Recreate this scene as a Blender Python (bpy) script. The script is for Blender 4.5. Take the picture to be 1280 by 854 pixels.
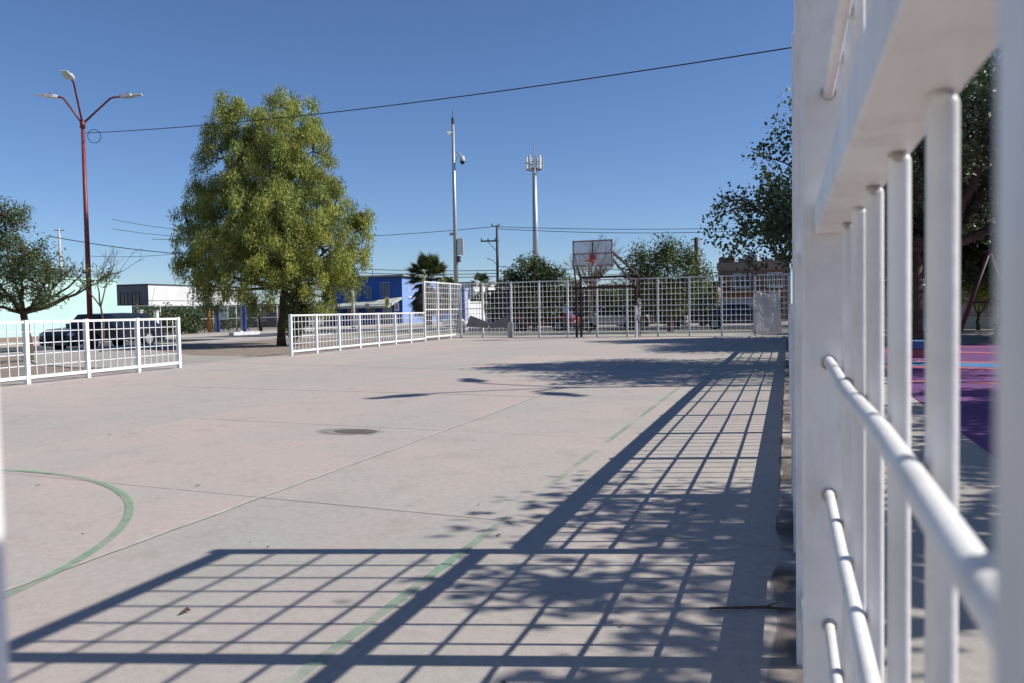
import bpy, math, random
import numpy as np
from mathutils import Vector, Matrix
PI = math.pi
scene = bpy.context.scene
for o in list(bpy.data.objects): bpy.data.objects.remove(o)

# ------------------------------------------------------------------ camera
CAM_H = 1.15
FPX, CX, CY = 1000.0, 640.0, 427.0           # photograph pixels (1280 x 854)
PITCH, ROLL, YAW = math.atan(39/1000), .018, math.atan(345/1000)
_f = Vector((-math.sin(YAW)*math.cos(PITCH), math.cos(YAW)*math.cos(PITCH), -math.sin(PITCH)))
_r = Vector((math.cos(YAW), math.sin(YAW), 0))
_u = _r.cross(_f)
CR = _r*math.cos(ROLL) - _u*math.sin(ROLL)
CU = _u*math.cos(ROLL) + _r*math.sin(ROLL)
CP = Vector((0, 0, CAM_H))
cam = bpy.data.cameras.new('camera')
cam.sensor_width = 36; cam.lens = 36*FPX/1280
cam.clip_start = .02; cam.clip_end = 2000
cam.dof.use_dof = True; cam.dof.focus_distance = 14; cam.dof.aperture_fstop = 9
co = bpy.data.objects.new('camera', cam); scene.collection.objects.link(co)
co.matrix_world = Matrix((( CR.x, CU.x, -_f.x, CP.x), (CR.y, CU.y, -_f.y, CP.y), (CR.z, CU.z, -_f.z, CP.z), (0, 0, 0, 1)))
scene.camera = co
scene.render.resolution_x = 1024; scene.render.resolution_y = 683

# ------------------------------------------------------------------ light
SUN_EL = math.radians(40.4)
SUN_AZ = math.atan2(.96, .27)                # clockwise from +Y
w = bpy.data.worlds.new('World'); scene.world = w; w.use_nodes = True
nt = w.node_tree; nt.nodes.clear()
sky = nt.nodes.new('ShaderNodeTexSky'); sky.sky_type = 'NISHITA'; sky.sun_disc = False
sky.sun_elevation = SUN_EL; sky.sun_rotation = SUN_AZ
sky.altitude = 1000; sky.air_density = 1.0; sky.dust_density = .1; sky.ozone_density = 4.2
bg = nt.nodes.new('ShaderNodeBackground'); bg.inputs[1].default_value = .079
wo = nt.nodes.new('ShaderNodeOutputWorld')
tn = nt.nodes.new('ShaderNodeMix'); tn.data_type = 'RGBA'; tn.blend_type = 'MULTIPLY'; tn.inputs[0].default_value = 1
tn.inputs[7].default_value = (.97, 1.07, 1.27, 1)      # cleaner blue of the dry air, the whole sky alike
nt.links.new(sky.outputs[0], tn.inputs[6]); nt.links.new(tn.outputs[2], bg.inputs[0]); nt.links.new(bg.outputs[0], wo.inputs[0])
sl = bpy.data.lights.new('sun', 'SUN'); sl.energy = 5.0; sl.angle = math.radians(.5); sl.color = (1, .975, .92)
so = bpy.data.objects.new('sun', sl); scene.collection.objects.link(so)
TOSUN = Vector((math.sin(SUN_AZ)*math.cos(SUN_EL), math.cos(SUN_AZ)*math.cos(SUN_EL), math.sin(SUN_EL)))
so.rotation_euler = TOSUN.to_track_quat('Z', 'Y').to_euler(); so.location = (20, 10, 30)
scene.view_settings.view_transform = 'Standard'; scene.view_settings.look = 'None'
scene.view_settings.exposure = 0.2; scene.view_settings.gamma = 1

# ------------------------------------------------------------------ helpers
C = scene.collection
def ray(px, py): return _f + CR*((px-CX)/FPX) - CU*((py-CY)/FPX)
def gr(px, py, z=0.0):
    d = ray(px, py); return CP + d*((z-CAM_H)/d.z)
def at(px, py, depth): return CP + ray(px, py)*depth

def mat(name, col, rough=.7, metal=0.0, var=.12, scale=3.0, bump=0.0, bscale=40.0, col2=None, detail=6.0, spec=.4, trans=0.0, vcol=False):
    m = bpy.data.materials.new(name); m.use_nodes = True
    n = m.node_tree.nodes; l = m.node_tree.links
    b = n['Principled BSDF']; b.inputs['Roughness'].default_value = rough; b.inputs['Metallic'].default_value = metal
    b.inputs['Specular IOR Level'].default_value = spec
    geo = n.new('ShaderNodeNewGeometry')
    nz = n.new('ShaderNodeTexNoise'); nz.inputs['Scale'].default_value = scale; nz.inputs['Detail'].default_value = detail
    nz.inputs['Roughness'].default_value = .6
    l.new(geo.outputs['Position'], nz.inputs['Vector'])
    mx = n.new('ShaderNodeMix'); mx.data_type = 'RGBA'
    c2 = col2 if col2 else tuple(c*(1-var*2) for c in col)
    mx.inputs[6].default_value = (*col, 1); mx.inputs[7].default_value = (*c2, 1)
    rp = n.new('ShaderNodeValToRGB'); rp.color_ramp.elements[0].position = .35; rp.color_ramp.elements[1].position = .68
    l.new(nz.outputs[0], rp.inputs[0]); l.new(rp.outputs[0], mx.inputs[0])
    out = mx.outputs[2]
    if vcol:
        a = n.new('ShaderNodeAttribute'); a.attribute_name = 'tint'
        mm = n.new('ShaderNodeMix'); mm.data_type = 'RGBA'; mm.blend_type = 'MULTIPLY'; mm.inputs[0].default_value = 1
        l.new(out, mm.inputs[6]); l.new(a.outputs[0], mm.inputs[7]); out = mm.outputs[2]
    l.new(out, b.inputs['Base Color'])
    if bump:
        n2 = n.new('ShaderNodeTexNoise'); n2.inputs['Scale'].default_value = bscale; n2.inputs['Detail'].default_value = 4
        l.new(geo.outputs['Position'], n2.inputs['Vector'])
        bp = n.new('ShaderNodeBump'); bp.inputs['Strength'].default_value = bump; bp.inputs['Distance'].default_value = .02
        l.new(n2.outputs[0], bp.inputs['Height']); l.new(bp.outputs[0], b.inputs['Normal'])
    if trans:
        t = n.new('ShaderNodeBsdfTranslucent'); l.new(out, t.inputs[0])
        ms = n.new('ShaderNodeMixShader'); ms.inputs[0].default_value = trans
        o = n['Material Output']; l.new(b.outputs[0], ms.inputs[1]); l.new(t.outputs[0], ms.inputs[2]); l.new(ms.outputs[0], o.inputs[0])
    return m

class MB:
    def __init__(s): s.v = []; s.f = []
    def box(s, a, b):
        x0, y0, z0 = a; x1, y1, z1 = b; k = len(s.v)
        s.v += [(x0,y0,z0),(x1,y0,z0),(x1,y1,z0),(x0,y1,z0),(x0,y0,z1),(x1,y0,z1),(x1,y1,z1),(x0,y1,z1)]
        s.f += [(k,k+3,k+2,k+1),(k+4,k+5,k+6,k+7),(k,k+1,k+5,k+4),(k+1,k+2,k+6,k+5),(k+2,k+3,k+7,k+6),(k+3,k,k+4,k+7)]
        return s
    def poly(s, pts):
        k = len(s.v); s.v += [tuple(p) for p in pts]; s.f.append(tuple(range(k, k+len(pts)))); return s
    def prism(s, pts, z0, z1):          # pts: counter-clockwise outline
        k = len(s.v); n = len(pts)
        s.v += [(p[0], p[1], z0) for p in pts] + [(p[0], p[1], z1) for p in pts]
        s.f.append(tuple(range(k+n-1, k-1, -1))); s.f.append(tuple(range(k+n, k+2*n)))
        for i in range(n): j = (i+1) % n; s.f.append((k+i, k+j, k+n+j, k+n+i))
        return s
    def tube(s, pts, r, n=8, cap=True):
        pts = [Vector(p) for p in pts]
        rr = r if isinstance(r, (list, tuple)) else [r]*len(pts)
        k = len(s.v); prev = None
        for i, p in enumerate(pts):
            d = (pts[min(i+1, len(pts)-1)] - pts[max(i-1, 0)])
            if d.length < 1e-9: d = Vector((0,0,1))
            d.normalize()
            if prev is None:
                a = d.cross(Vector((0,0,1)))
                if a.length < .05: a = d.cross(Vector((0,1,0)))
            else:
                a = prev - d*prev.dot(d)
            a.normalize(); prev = a; b = d.cross(a)
            for j in range(n):
                t = 2*PI*j/n; q = p + (a*math.cos(t) + b*math.sin(t))*rr[i]; s.v.append(tuple(q))
        for i in range(len(pts)-1):
            for j in range(n):
                j2 = (j+1) % n
                s.f.append((k+i*n+j, k+(i+1)*n+j, k+(i+1)*n+j2, k+i*n+j2))
        if cap:
            s.f.append(tuple(range(k, k+n))); m = k+(len(pts)-1)*n; s.f.append(tuple(range(m+n-1, m-1, -1)))
        return s
    def bar(s, p, q, w, h=None):        # rectangular bar between two points
        h = h or w; p = Vector(p); q = Vector(q); d = (q-p).normalized()
        a = d.cross(Vector((0,0,1)))
        if a.length < .05: a = Vector((1,0,0))
        a.normalize(); b = a.cross(d).normalized(); k = len(s.v)
        for e in (p, q):
            for sa, sb in ((-1,-1),(1,-1),(1,1),(-1,1)): s.v.append(tuple(e + a*sa*w/2 + b*sb*h/2))
        s.f += [(k,k+1,k+2,k+3),(k+7,k+6,k+5,k+4)] + [(k+i, k+4+i, k+4+(i+1)%4, k+(i+1)%4) for i in range(4)]
        return s
    def disc(s, c, r, z, n=24, rj=0, seed=0):
        R = random.Random(seed); s.poly([(c[0]+math.cos(2*PI*i/n)*r*(1+rj*(R.random()-.5)), c[1]+math.sin(2*PI*i/n)*r*(1+rj*(R.random()-.5)), z) for i in range(n)]); return s
    def mesh(s, name, m, smooth=False):
        me = bpy.data.meshes.new(name); me.from_pydata(s.v, [], s.f); me.update()
        if m: me.materials.append(m)
        if smooth:
            for p in me.polygons: p.use_smooth = True
        return me
    def build(s, name, m, parent=None, smooth=False, bevel=0):
        o = bpy.data.objects.new(name, s.mesh(name, m, smooth)); C.objects.link(o)
        if parent: o.parent = parent
        if bevel:
            b = o.modifiers.new('bevel', 'BEVEL'); b.width = bevel; b.segments = 4; b.limit_method = 'ANGLE'; b.harden_normals = True
            for p in o.data.polygons: p.use_smooth = True
        return o
def empty(name, loc=(0,0,0), rz=0):
    o = bpy.data.objects.new(name, None); C.objects.link(o); o.location = loc; o.rotation_euler = (0,0,rz); o.empty_display_size = .2
    return o
def tag(o, label=None, cat=None, group=None, kind=None):
    if label: o['label'] = label
    if cat: o['category'] = cat
    if group: o['group'] = group
    if kind: o['kind'] = kind
    return o
def inst(name, me, parent=None, loc=(0,0,0), rot=(0,0,0), sc=(1,1,1)):
    o = bpy.data.objects.new(name, me); C.objects.link(o); o.parent = parent
    o.location = loc; o.rotation_euler = rot; o.scale = sc
    return o
def copy_tree(o, parent=None):
    c = o.copy(); C.objects.link(c); c.parent = parent
    for ch in list(o.children): copy_tree(ch, c)
    return c

# ------------------------------------------------------------------ materials
M = {}
M['white'] = mat('white_paint', (.83,.81,.775), .42, var=.07, scale=7, bump=.05, bscale=90, col2=(.71,.68,.63), detail=9)
M['whitefar'] = mat('white_paint_fence', (.80,.80,.79), .45, var=.06, scale=4)
M['weldpale'] = mat('painted_weld', (.58,.54,.49), .7, scale=70, col2=(.40,.35,.30), bump=.3, bscale=200)
M['weld'] = mat('weld_grime', (.35,.29,.24), .8, scale=60, bump=.4, bscale=200)
def wear(m, rust=(.16,.085,.045), grime=(.42,.38,.33)):
    n = m.node_tree.nodes; l = m.node_tree.links; b = n['Principled BSDF']; g = n.new('ShaderNodeNewGeometry')
    src = b.inputs['Base Color'].links[0].from_socket
    def layer(src, col, scale, p0, p1, stretch=(1,1,1), amt=1.0):
        mp = n.new('ShaderNodeMapping'); mp.inputs['Scale'].default_value = stretch; l.new(g.outputs['Position'], mp.inputs[0])
        t = n.new('ShaderNodeTexNoise'); t.inputs['Scale'].default_value = scale; t.inputs['Detail'].default_value = 8; t.inputs['Roughness'].default_value = .7; l.new(mp.outputs[0], t.inputs['Vector'])
        r = n.new('ShaderNodeValToRGB'); r.color_ramp.elements[0].position = p0; r.color_ramp.elements[1].position = p1; r.color_ramp.elements[1].color = (amt,amt,amt,1); l.new(t.outputs[0], r.inputs[0])
        x = n.new('ShaderNodeMix'); x.data_type = 'RGBA'; l.new(r.outputs[0], x.inputs[0]); l.new(src, x.inputs[6]); x.inputs[7].default_value = (*col,1); return x.outputs[2]
    src = layer(src, grime, 14, .50, .78, (1,1,.16), .55)
    src = layer(src, grime, 6, .52, .75, (1,1,1), .35)
    src = layer(src, rust, 42, .69, .74, (1,1,.8), .85)
    l.new(src, b.inputs['Base Color']); return m
wear(M['white']); wear(M['whitefar'], grime=(.50,.46,.40))
def concrete(name, a, b, stain):
    m = bpy.data.materials.new(name); m.use_nodes = True
    n = m.node_tree.nodes; l = m.node_tree.links; P = n['Principled BSDF']; P.inputs['Roughness'].default_value = .88
    P.inputs['Specular IOR Level'].default_value = .25
    g = n.new('ShaderNodeNewGeometry')
    def noise(s, d=5, r=.55, dist=0):
        t = n.new('ShaderNodeTexNoise'); t.inputs['Scale'].default_value = s; t.inputs['Detail'].default_value = d
        t.inputs['Roughness'].default_value = r; t.inputs['Distortion'].default_value = dist
        l.new(g.outputs['Position'], t.inputs['Vector']); return t
    def ramp(src, p0, p1, c0=(0,0,0), c1=(1,1,1)):
        r = n.new('ShaderNodeValToRGB'); e = r.color_ramp.elements
        e[0].position = p0; e[1].position = p1; e[0].color = (*c0,1); e[1].color = (*c1,1); l.new(src, r.inputs[0]); return r.outputs[0]
    def mix(f, x, y, bt='MIX'):
        k = n.new('ShaderNodeMix'); k.data_type = 'RGBA'; k.blend_type = bt
        if isinstance(f, float): k.inputs[0].default_value = f
        else: l.new(f, k.inputs[0])
        for i, c in ((6,x),(7,y)):
            if isinstance(c, tuple): k.inputs[i].default_value = (*c,1)
            else: l.new(c, k.inputs[i])
        return k.outputs[2]
    oi = n.new('ShaderNodeObjectInfo')
    base = mix(ramp(noise(.45, 4, .55, .6).outputs[0], .40, .60), a, b)
    sh = ramp(oi.outputs['Random'], 0, 1, (.955,.955,.96), (1.03,1.02,1.01))
    base = mix(1.0, base, sh, 'MULTIPLY')
    base = mix(ramp(noise(2.2, 8, .7, .3).outputs[0], .52, .80), base, stain)
    base = mix(1.0, base, ramp(noise(19, 8, .8).outputs[0], .25, .72, (.80,.80,.80), (1.10,1.10,1.10)), 'MULTIPLY')
    base = mix(1.0, base, ramp(noise(240, 3, .7).outputs[0], .25, .7, (.86,.86,.86), (1.05,1.05,1.05)), 'MULTIPLY')
    # hairline cracks
    vz = n.new('ShaderNodeTexVoronoi'); vz.feature = 'DISTANCE_TO_EDGE'; vz.inputs['Scale'].default_value = .42
    wv = n.new('ShaderNodeVectorMath'); wv.operation = 'ADD'
    sc = n.new('ShaderNodeVectorMath'); sc.operation = 'SCALE'; sc.inputs['Scale'].default_value = .7
    l.new(noise(1.3, 6, .65).outputs['Color'], sc.inputs[0]); l.new(g.outputs['Position'], wv.inputs[0]); l.new(sc.outputs[0], wv.inputs[1])
    l.new(wv.outputs[0], vz.inputs['Vector'])
    cr = ramp(vz.outputs['Distance'], .0015, .006, (1,1,1), (0,0,0))
    crm = mix(1.0, cr, ramp(noise(.6, 3).outputs[0], .60, .68), 'MULTIPLY')
    base = mix(crm, base, (.29,.26,.24))
    base = mix(ramp(noise(75, 2, .5).outputs[0], .70, .76), base, (.24,.215,.195))
    base = mix(ramp(noise(.9, 7, .72, 1.2).outputs[0], .60, .72, (0,0,0), (.55,.55,.55)), base, (.50,.455,.40))
    mp = n.new('ShaderNodeMapping'); mp.inputs['Scale'].default_value = (1,.12,1); mp.inputs['Rotation'].default_value = (0,0,.5); l.new(g.outputs['Position'], mp.inputs[0])
    st_ = noise(9, 6, .7); l.new(mp.outputs[0], st_.inputs['Vector'])
    base = mix(ramp(st_.outputs[0], .60, .80, (0,0,0), (.35,.35,.35)), base, (.28,.255,.235))
    l.new(base, P.inputs['Base Color'])
    bp = n.new('ShaderNodeBump'); bp.inputs['Strength'].default_value = .3; bp.inputs['Distance'].default_value = .01
    l.new(noise(110, 5, .7).outputs[0], bp.inputs['Height']); l.new(bp.outputs[0], P.inputs['Normal'])
    return m
M['slab'] = concrete('court_concrete', (.50,.405,.355), (.44,.40,.355), (.37,.315,.27))
M['slabg'] = concrete('court_concrete_grey', (.425,.388,.342), (.465,.395,.35), (.35,.315,.27))
M['walk'] = concrete('walk_concrete', (.42,.375,.33), (.38,.345,.305), (.30,.265,.225))
M['joint'] = mat('pale_joint_mortar', (.50,.46,.41), .9, var=.15, scale=9, col2=(.36,.34,.31))
M['darkjoint'] = mat('joint_dirt', (.16,.14,.125), .95, scale=20)
M['dirt'] = mat('dirt', (.30,.235,.185), .95, scale=2.2, bump=.6, bscale=30, col2=(.20,.15,.115), detail=10)
M['soil'] = mat('open_ground', (.28,.235,.19), .95, scale=.4, bump=.4, bscale=14, col2=(.20,.165,.13), detail=10)
M['asphalt'] = mat('asphalt', (.065,.063,.062), .9, scale=1.2, bump=.3, bscale=120, col2=(.09,.087,.083), detail=10)
M['kerb'] = mat('kerb_concrete', (.50,.475,.44), .9, scale=3, col2=(.38,.355,.325), bump=.2)
M['kerbwhite'] = mat('kerb_white_paint', (.72,.71,.69), .8, scale=5, col2=(.5,.48,.46))
M['drygrass'] = mat('dry_grass_ground', (.31,.27,.19), .95, scale=2, bump=.5, bscale=40, col2=(.22,.21,.11))
def paintline(name, col, lo, hi):
    m = mat(name, col, .8, scale=14, var=.15)
    n = m.node_tree.nodes; l = m.node_tree.links
    g = n.new('ShaderNodeNewGeometry'); t = n.new('ShaderNodeTexNoise'); t.inputs['Scale'].default_value = 1.1; t.inputs['Detail'].default_value = 9; t.inputs['Roughness'].default_value = .7
    l.new(g.outputs['Position'], t.inputs['Vector'])
    r = n.new('ShaderNodeValToRGB'); r.color_ramp.elements[0].position = lo; r.color_ramp.elements[1].position = hi
    l.new(t.outputs[0], r.inputs[0])
    tb = n.new('ShaderNodeBsdfTransparent'); ms = n.new('ShaderNodeMixShader'); l.new(r.outputs[0], ms.inputs[0])
    o = n['Material Output']; l.new(tb.outputs[0], ms.inputs[1]); l.new(n['Principled BSDF'].outputs[0], ms.inputs[2]); l.new(ms.outputs[0], o.inputs[0])
    return m
M['green'] = paintline('green_court_paint', (.28,.46,.29), .28, .72)
M['greenfaded'] = paintline('faded_green_court_paint', (.24,.44,.28), .42, .80)
M['maroon'] = mat('maroon_paint', (.21,.040,.042), .45, scale=3, var=.15)
M['darkred'] = mat('weathered_dark_red_steel', (.055,.026,.024), .7, scale=6, col2=(.028,.018,.018))
M['rim'] = mat('rim_red', (.45,.06,.04), .5)
M['steel'] = mat('galvanised_steel', (.42,.43,.44), .45, .5, scale=5, var=.1)
M['darksteel'] = mat('dark_steel', (.10,.10,.105), .5, .3, scale=4)
M['black'] = mat('black_rubber', (.012,.012,.013), .7)
M['cable'] = mat('cable_black', (.02,.02,.022), .6)
M['plastic'] = mat('pale_plastic', (.62,.63,.62), .4, scale=5)
M['glass'] = mat('window_glass', (.012,.015,.02), .08, spec=.6)
M['bark'] = mat('bark', (.12,.085,.06), .95, scale=9, bump=.8, bscale=25, col2=(.055,.04,.03))
M['barkpale'] = mat('bark_pale', (.24,.19,.145), .95, scale=9, bump=.6, bscale=25, col2=(.12,.09,.07))
M['leafyellow'] = mat('leaf_olive', (.325,.345,.075), .55, scale=.8, col2=(.235,.27,.055), trans=.26, vcol=True)
M['leafdark'] = mat('leaf_dark_green', (.080,.112,.040), .55, scale=1, col2=(.060,.09,.032), trans=.2, vcol=True)
M['leafmidd'] = mat('leaf_mid_dark_green', (.092,.125,.048), .5, scale=1, col2=(.07,.10,.038), trans=.22, vcol=True)  # leaf green slightly lighter than the dark one
M['leafmid'] = mat('leaf_mid_green', (.105,.135,.036), .6, scale=1, col2=(.08,.11,.03), trans=.25, vcol=True)
M['leafgrey'] = mat('leaf_grey_green', (.11,.13,.07), .6, scale=1, col2=(.08,.10,.05), trans=.2, vcol=True)
M['leafpalm'] = mat('palm_green', (.10,.12,.04), .5, scale=2, trans=.15, vcol=True)
M['deadpalm'] = mat('palm_dead_frond', (.13,.10,.065), .9, scale=3, vcol=True)
M['purple'] = mat('purple_rubber', (.14,.042,.165), .85, scale=1.4, col2=(.165,.062,.18), bump=.3, bscale=200)
M['rubberblue'] = mat('blue_rubber', (.05,.19,.42), .85, scale=1.6, col2=(.12,.22,.38), bump=.3, bscale=200)
M['rubberred'] = mat('red_rubber', (.46,.09,.11), .85, scale=1.6, col2=(.40,.16,.17), bump=.3, bscale=200)

# ------------------------------------------------------------------ ground and court
o = MB().poly([(-400,-250,-.17),(400,-250,-.17),(400,600,-.17),(-400,600,-.17)]).build('ground', M['soil']); tag(o, kind='structure')
court = MB().box((-13.55,-1.3,-.16), (.12,32.7,-.012)).build('court', M['darkjoint']); tag(court, 'pale concrete sports court floor', kind='structure')
XJ = [.12, -1.62, -3.14, -6.3, -9.5, -13.55]
YJ = [-1.3, 1.45, 4.42, 7.28, 10.3, 13.4, 16.4, 19.5, 22.6, 25.7, 28.9, 32.7]
Rn = random.Random(4)
for i in range(len(XJ)-1):
    for j in range(len(YJ)-1):
        if i == 1: continue                                 # strips 0 and 1 are one pour
        x1 = XJ[i]; x0 = XJ[i+1] if i else XJ[2]
        sk = lambda x: -.075*(x+6)                           # cross joints run slightly askew
        g = .004
        p = [(x0+g, max(-1.3, YJ[j]+sk(x0)+g)), (x1-g, max(-1.3, YJ[j]+sk(x1)+g)), (x1-g, min(32.7, YJ[j+1]+sk(x1)-g) if j < len(YJ)-2 else 32.7), (x0+g, min(32.7, YJ[j+1]+sk(x0)-g) if j < len(YJ)-2 else 32.7)]
        top = Rn.uniform(-.0012, .0012)
        MB().prism(p, -.05, top).build('slab', M['slabg'] if (i == 0 or (i == 3)) else M['slab'], court)
# raised pale mortar ridge along the joint
R = random.Random(2); pts = []
y = -1.2
while y < 32.5:
    pts.append((-3.14 + R.uniform(-.008,.008), y, .002 + R.uniform(-.0015,.0015))); y += .22
a = [(p[0]-.015+R.uniform(-.006,.006), p[1], .0045) for p in pts]; b = [(p[0]+.015+R.uniform(-.006,.006), p[1], .0045) for p in pts]
mb = MB()
for i in range(len(pts)-1): mb.poly([a[i], b[i], b[i+1], a[i+1]])
mb.build('mortar_ridge', M['joint'], court)
# painted markings
def ribbon(pts, wd, z):
    mb = MB(); n = len(pts); L = []; Rr = []
    for i, p in enumerate(pts):
        d = Vector(pts[min(i+1,n-1)]) - Vector(pts[max(i-1,0)]); d = Vector((d.x,d.y,0)).normalized(); q = Vector((-d.y,d.x,0))*wd/2
        L.append((p[0]+q.x,p[1]+q.y,z)); Rr.append((p[0]-q.x,p[1]-q.y,z))
    for i in range(n-1): mb.poly([Rr[i],Rr[i+1],L[i+1],L[i]])
    return mb
ribbon([(-5.45+2.4*math.cos(t*PI/60), 2.07+2.4*math.sin(t*PI/60)) for t in range(121)], .05, .006).build('circle_marking', M['green'], court)
ribbon([(-1.47, y*.5) for y in range(-2, 60)], .05, .006).build('side_line', M['greenfaded'], court)
# damp stain by the joint, fading out at its edge
def stain(name, c, rx, ry, z, col, col2, e0, e1):
    m = mat(name+'_silt', col, .6, scale=7, col2=col2, detail=9); n = m.node_tree.nodes; l = m.node_tree.links
    g = n.new('ShaderNodeNewGeometry'); sb = n.new('ShaderNodeVectorMath'); sb.operation = 'SUBTRACT'; sb.inputs[1].default_value = (c[0],c[1],0); l.new(g.outputs['Position'], sb.inputs[0])
    ml = n.new('ShaderNodeVectorMath'); ml.operation = 'MULTIPLY'; ml.inputs[1].default_value = (1/rx,1/ry,0); l.new(sb.outputs[0], ml.inputs[0])
    ln = n.new('ShaderNodeVectorMath'); ln.operation = 'LENGTH'; l.new(ml.outputs[0], ln.inputs[0])
    t = n.new('ShaderNodeTexNoise'); t.inputs['Scale'].default_value = 7; t.inputs['Detail'].default_value = 8; t.inputs['Roughness'].default_value = .65; l.new(g.outputs['Position'], t.inputs['Vector'])
    ad = n.new('ShaderNodeMath'); ad.operation = 'MULTIPLY_ADD'; l.new(t.outputs[0], ad.inputs[0]); ad.inputs[1].default_value = .8; l.new(ln.outputs['Value'], ad.inputs[2])
    r = n.new('ShaderNodeValToRGB'); r.color_ramp.elements[0].position = e0; r.color_ramp.elements[0].color = (1,1,1,1); r.color_ramp.elements[1].position = e1; r.color_ramp.elements[1].color = (0,0,0,1)
    dv = n.new('ShaderNodeMath'); dv.operation = 'DIVIDE'; dv.inputs[1].default_value = 1.6; l.new(ad.outputs[0], dv.inputs[0]); l.new(dv.outputs[0], r.inputs[0])
    tb = n.new('ShaderNodeBsdfTransparent'); ms = n.new('ShaderNodeMixShader'); l.new(r.outputs[0], ms.inputs[0]); l.new(tb.outputs[0], ms.inputs[1]); l.new(n['Principled BSDF'].outputs[0], ms.inputs[2]); l.new(ms.outputs[0], n['Material Output'].inputs[0])
    MB().poly([(c[0]+rx*1.5*math.cos(q), c[1]+ry*1.5*math.sin(q), z) for q in [2*PI*i/40 for i in range(40)]]).build(name, m, court)
stain('dried_stain', (-4.03,6.79), .42, .24, .0035, (.33,.295,.255), (.28,.25,.21), .55, .82)
stain('damp_stain', (-3.97,6.80), .27, .155, .0065, (.15,.125,.095), (.105,.095,.055), .70, .80)
# twigs and leaf litter scattered on the concrete
mb = MB(); R = random.Random(11)
for i in range(170):
    x = -R.random()**1.3*12.6; yv = 1.6+R.random()**1.6*28
    if i % 3 == 0: x = -R.random()**2*1.2
    a = R.random()*6.28; L = R.uniform(.006,.020); wd = L*R.uniform(.25,.6)
    d = Vector((math.cos(a),math.sin(a),0)); q = Vector((-d.y,d.x,0))
    p = Vector((x,yv,.006)); h = R.uniform(.002,.012)
    mb.poly([p-d*L, p-q*wd+Vector((0,0,h)), p+d*L, p+q*wd+Vector((0,0,h*.4))])
o = mb.build('leaf_litter', mat('dry_leaf', (.10,.075,.045), .9, scale=5, col2=(.05,.04,.03))); tag(o, 'scattered dry leaves on the concrete court', 'leaves', kind='stuff')
# soil washed against the foot of the right fence
M['soilwash'] = paintline('washed_soil', (.105,.078,.058), .40, .66)
ribbon([(.035+.02*math.sin(y*1.7), y*.25) for y in range(0, 124)], .17, .0075).build('washed_soil', M['soilwash'], court)
# two bigger twigs beside the near fence
for k, (px, py, a, L) in enumerate(((955,765,.2,.20),(232,767,1.2,.02))):
    p = gr(px, py); d = Vector((math.cos(a), math.sin(a), 0))
    mb = MB(); mb.tube([p-d*L+Vector((0,0,.008)), p+Vector((0,.012,.014)), p+d*L+Vector((0,0,.008))], [.004,.006,.004] if k == 0 else [.004,.008,.003], 6)
    if k == 0: mb.tube([p+Vector((0,.012,.014)), p+Vector((.05,.06,.02))], [.004,.002], 5)
    o = mb.build('twig', M['bark']); tag(o, ['dry brown twig lying at the foot of the near white fence', 'small dark seed pod on the sunlit concrete'][k], 'twig')

# walkway, playground and far paving on the right
walk = MB().box((.124,-2,-.16), (1.45,34,-.014)).build('walkway', M['darkjoint']); tag(walk, 'concrete walkway behind the fence', kind='structure')
for j in range(18):
    y0 = -2+j*2; MB().box((.128,y0+.004,-.05), (1.446,y0+1.996,Rn.uniform(-.002,.002))).build('slab', M['walk'], walk)
play = MB().box((1.45,-2,-.16), (16,25,.004)).build('playground_surface', M['purple']); tag(play, 'purple rubber playground floor', kind='structure')
def wav(y0, amp, ph, x0=1.5, x1=15.9, n=60):
    return [(x0+(x1-x0)*i/n, y0+amp*math.sin(.75*(x0+(x1-x0)*i/n)+ph)) for i in range(n+1)]
for y0, wd, k, z in ((16.2,2.0,'rubberred',.008),(16.2,1.15,'rubberblue',.012),(20.6,.5,'rubberred',.008),(23.4,.35,'rubberred',.008),(12.4,.2,'rubberred',.008)):
    ribbon(wav(y0, .55, .3), wd, z).build('colour_band', M[k], play)
pav = MB().box((-30,32.72,-.16), (40,35.2,-.012)).build('pavement', M['walk']); tag(pav, 'concrete pavement beyond the end fence', kind='structure')
pav2 = MB().box((1.47,25.02,-.16), (40,32.7,-.004)).build('plaza', M['walk']); tag(pav2, 'pale paving beyond the playground', kind='structure')
verge = MB().box((-24,35.22,-.16), (40,41.4,-.03)).build('verge', M['drygrass']); tag(verge, 'dry verge beyond the far fence', kind='structure')
kb = MB().box((-24,41.42,-.16), (40,41.62,0)).build('kerb', M['kerb']); tag(kb, kind='structure')
st = MB().poly([(-25.6,41.64,-.155),(60,41.64,-.155),(60,51,-.155),(-34.5,51,-.155),(-34.5,-40,-.155),(-25.6,-40,-.155)]).build('street', M['asphalt']); tag(st, kind='structure')
pv3 = MB().box((-37.7,-40,-.16), (-34.52,90,-.005)).build('far_pavement', M['walk']); tag(pv3, kind='structure')
pv4 = MB().box((-33,51.02,-.16), (60,53.6,-.005)).build('opposite_pavement', M['walk']); tag(pv4, kind='structure')
# left park strip: dirt bed, path, pavement along the street
dirt = MB().box((-25.3,-10,-.16), (-13.57,34.5,-.03)).build('dirt_bed', M['dirt']); tag(dirt, 'bare brown dirt bed', kind='structure')
pth = MB().prism([(-13.5,14.35),(-13.5,18.7),(-16.4,19.1),(-19.2,21.0),(-25.28,25.5),(-25.28,20.6),(-18.5,15.6),(-16,14.45)], -.15, -.008).build('path', M['walk']); tag(pth, kind='structure')
pv5 = MB().box((-25.28,-10,-.15), (-23.4,34.5,-.016)).build('street_pavement', M['walk']); tag(pv5, kind='structure')
kb2 = MB().box((-25.58,-10,-.16), (-25.31,41,.0)).build('street_kerb', M['kerb']); tag(kb2, kind='structure')
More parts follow.
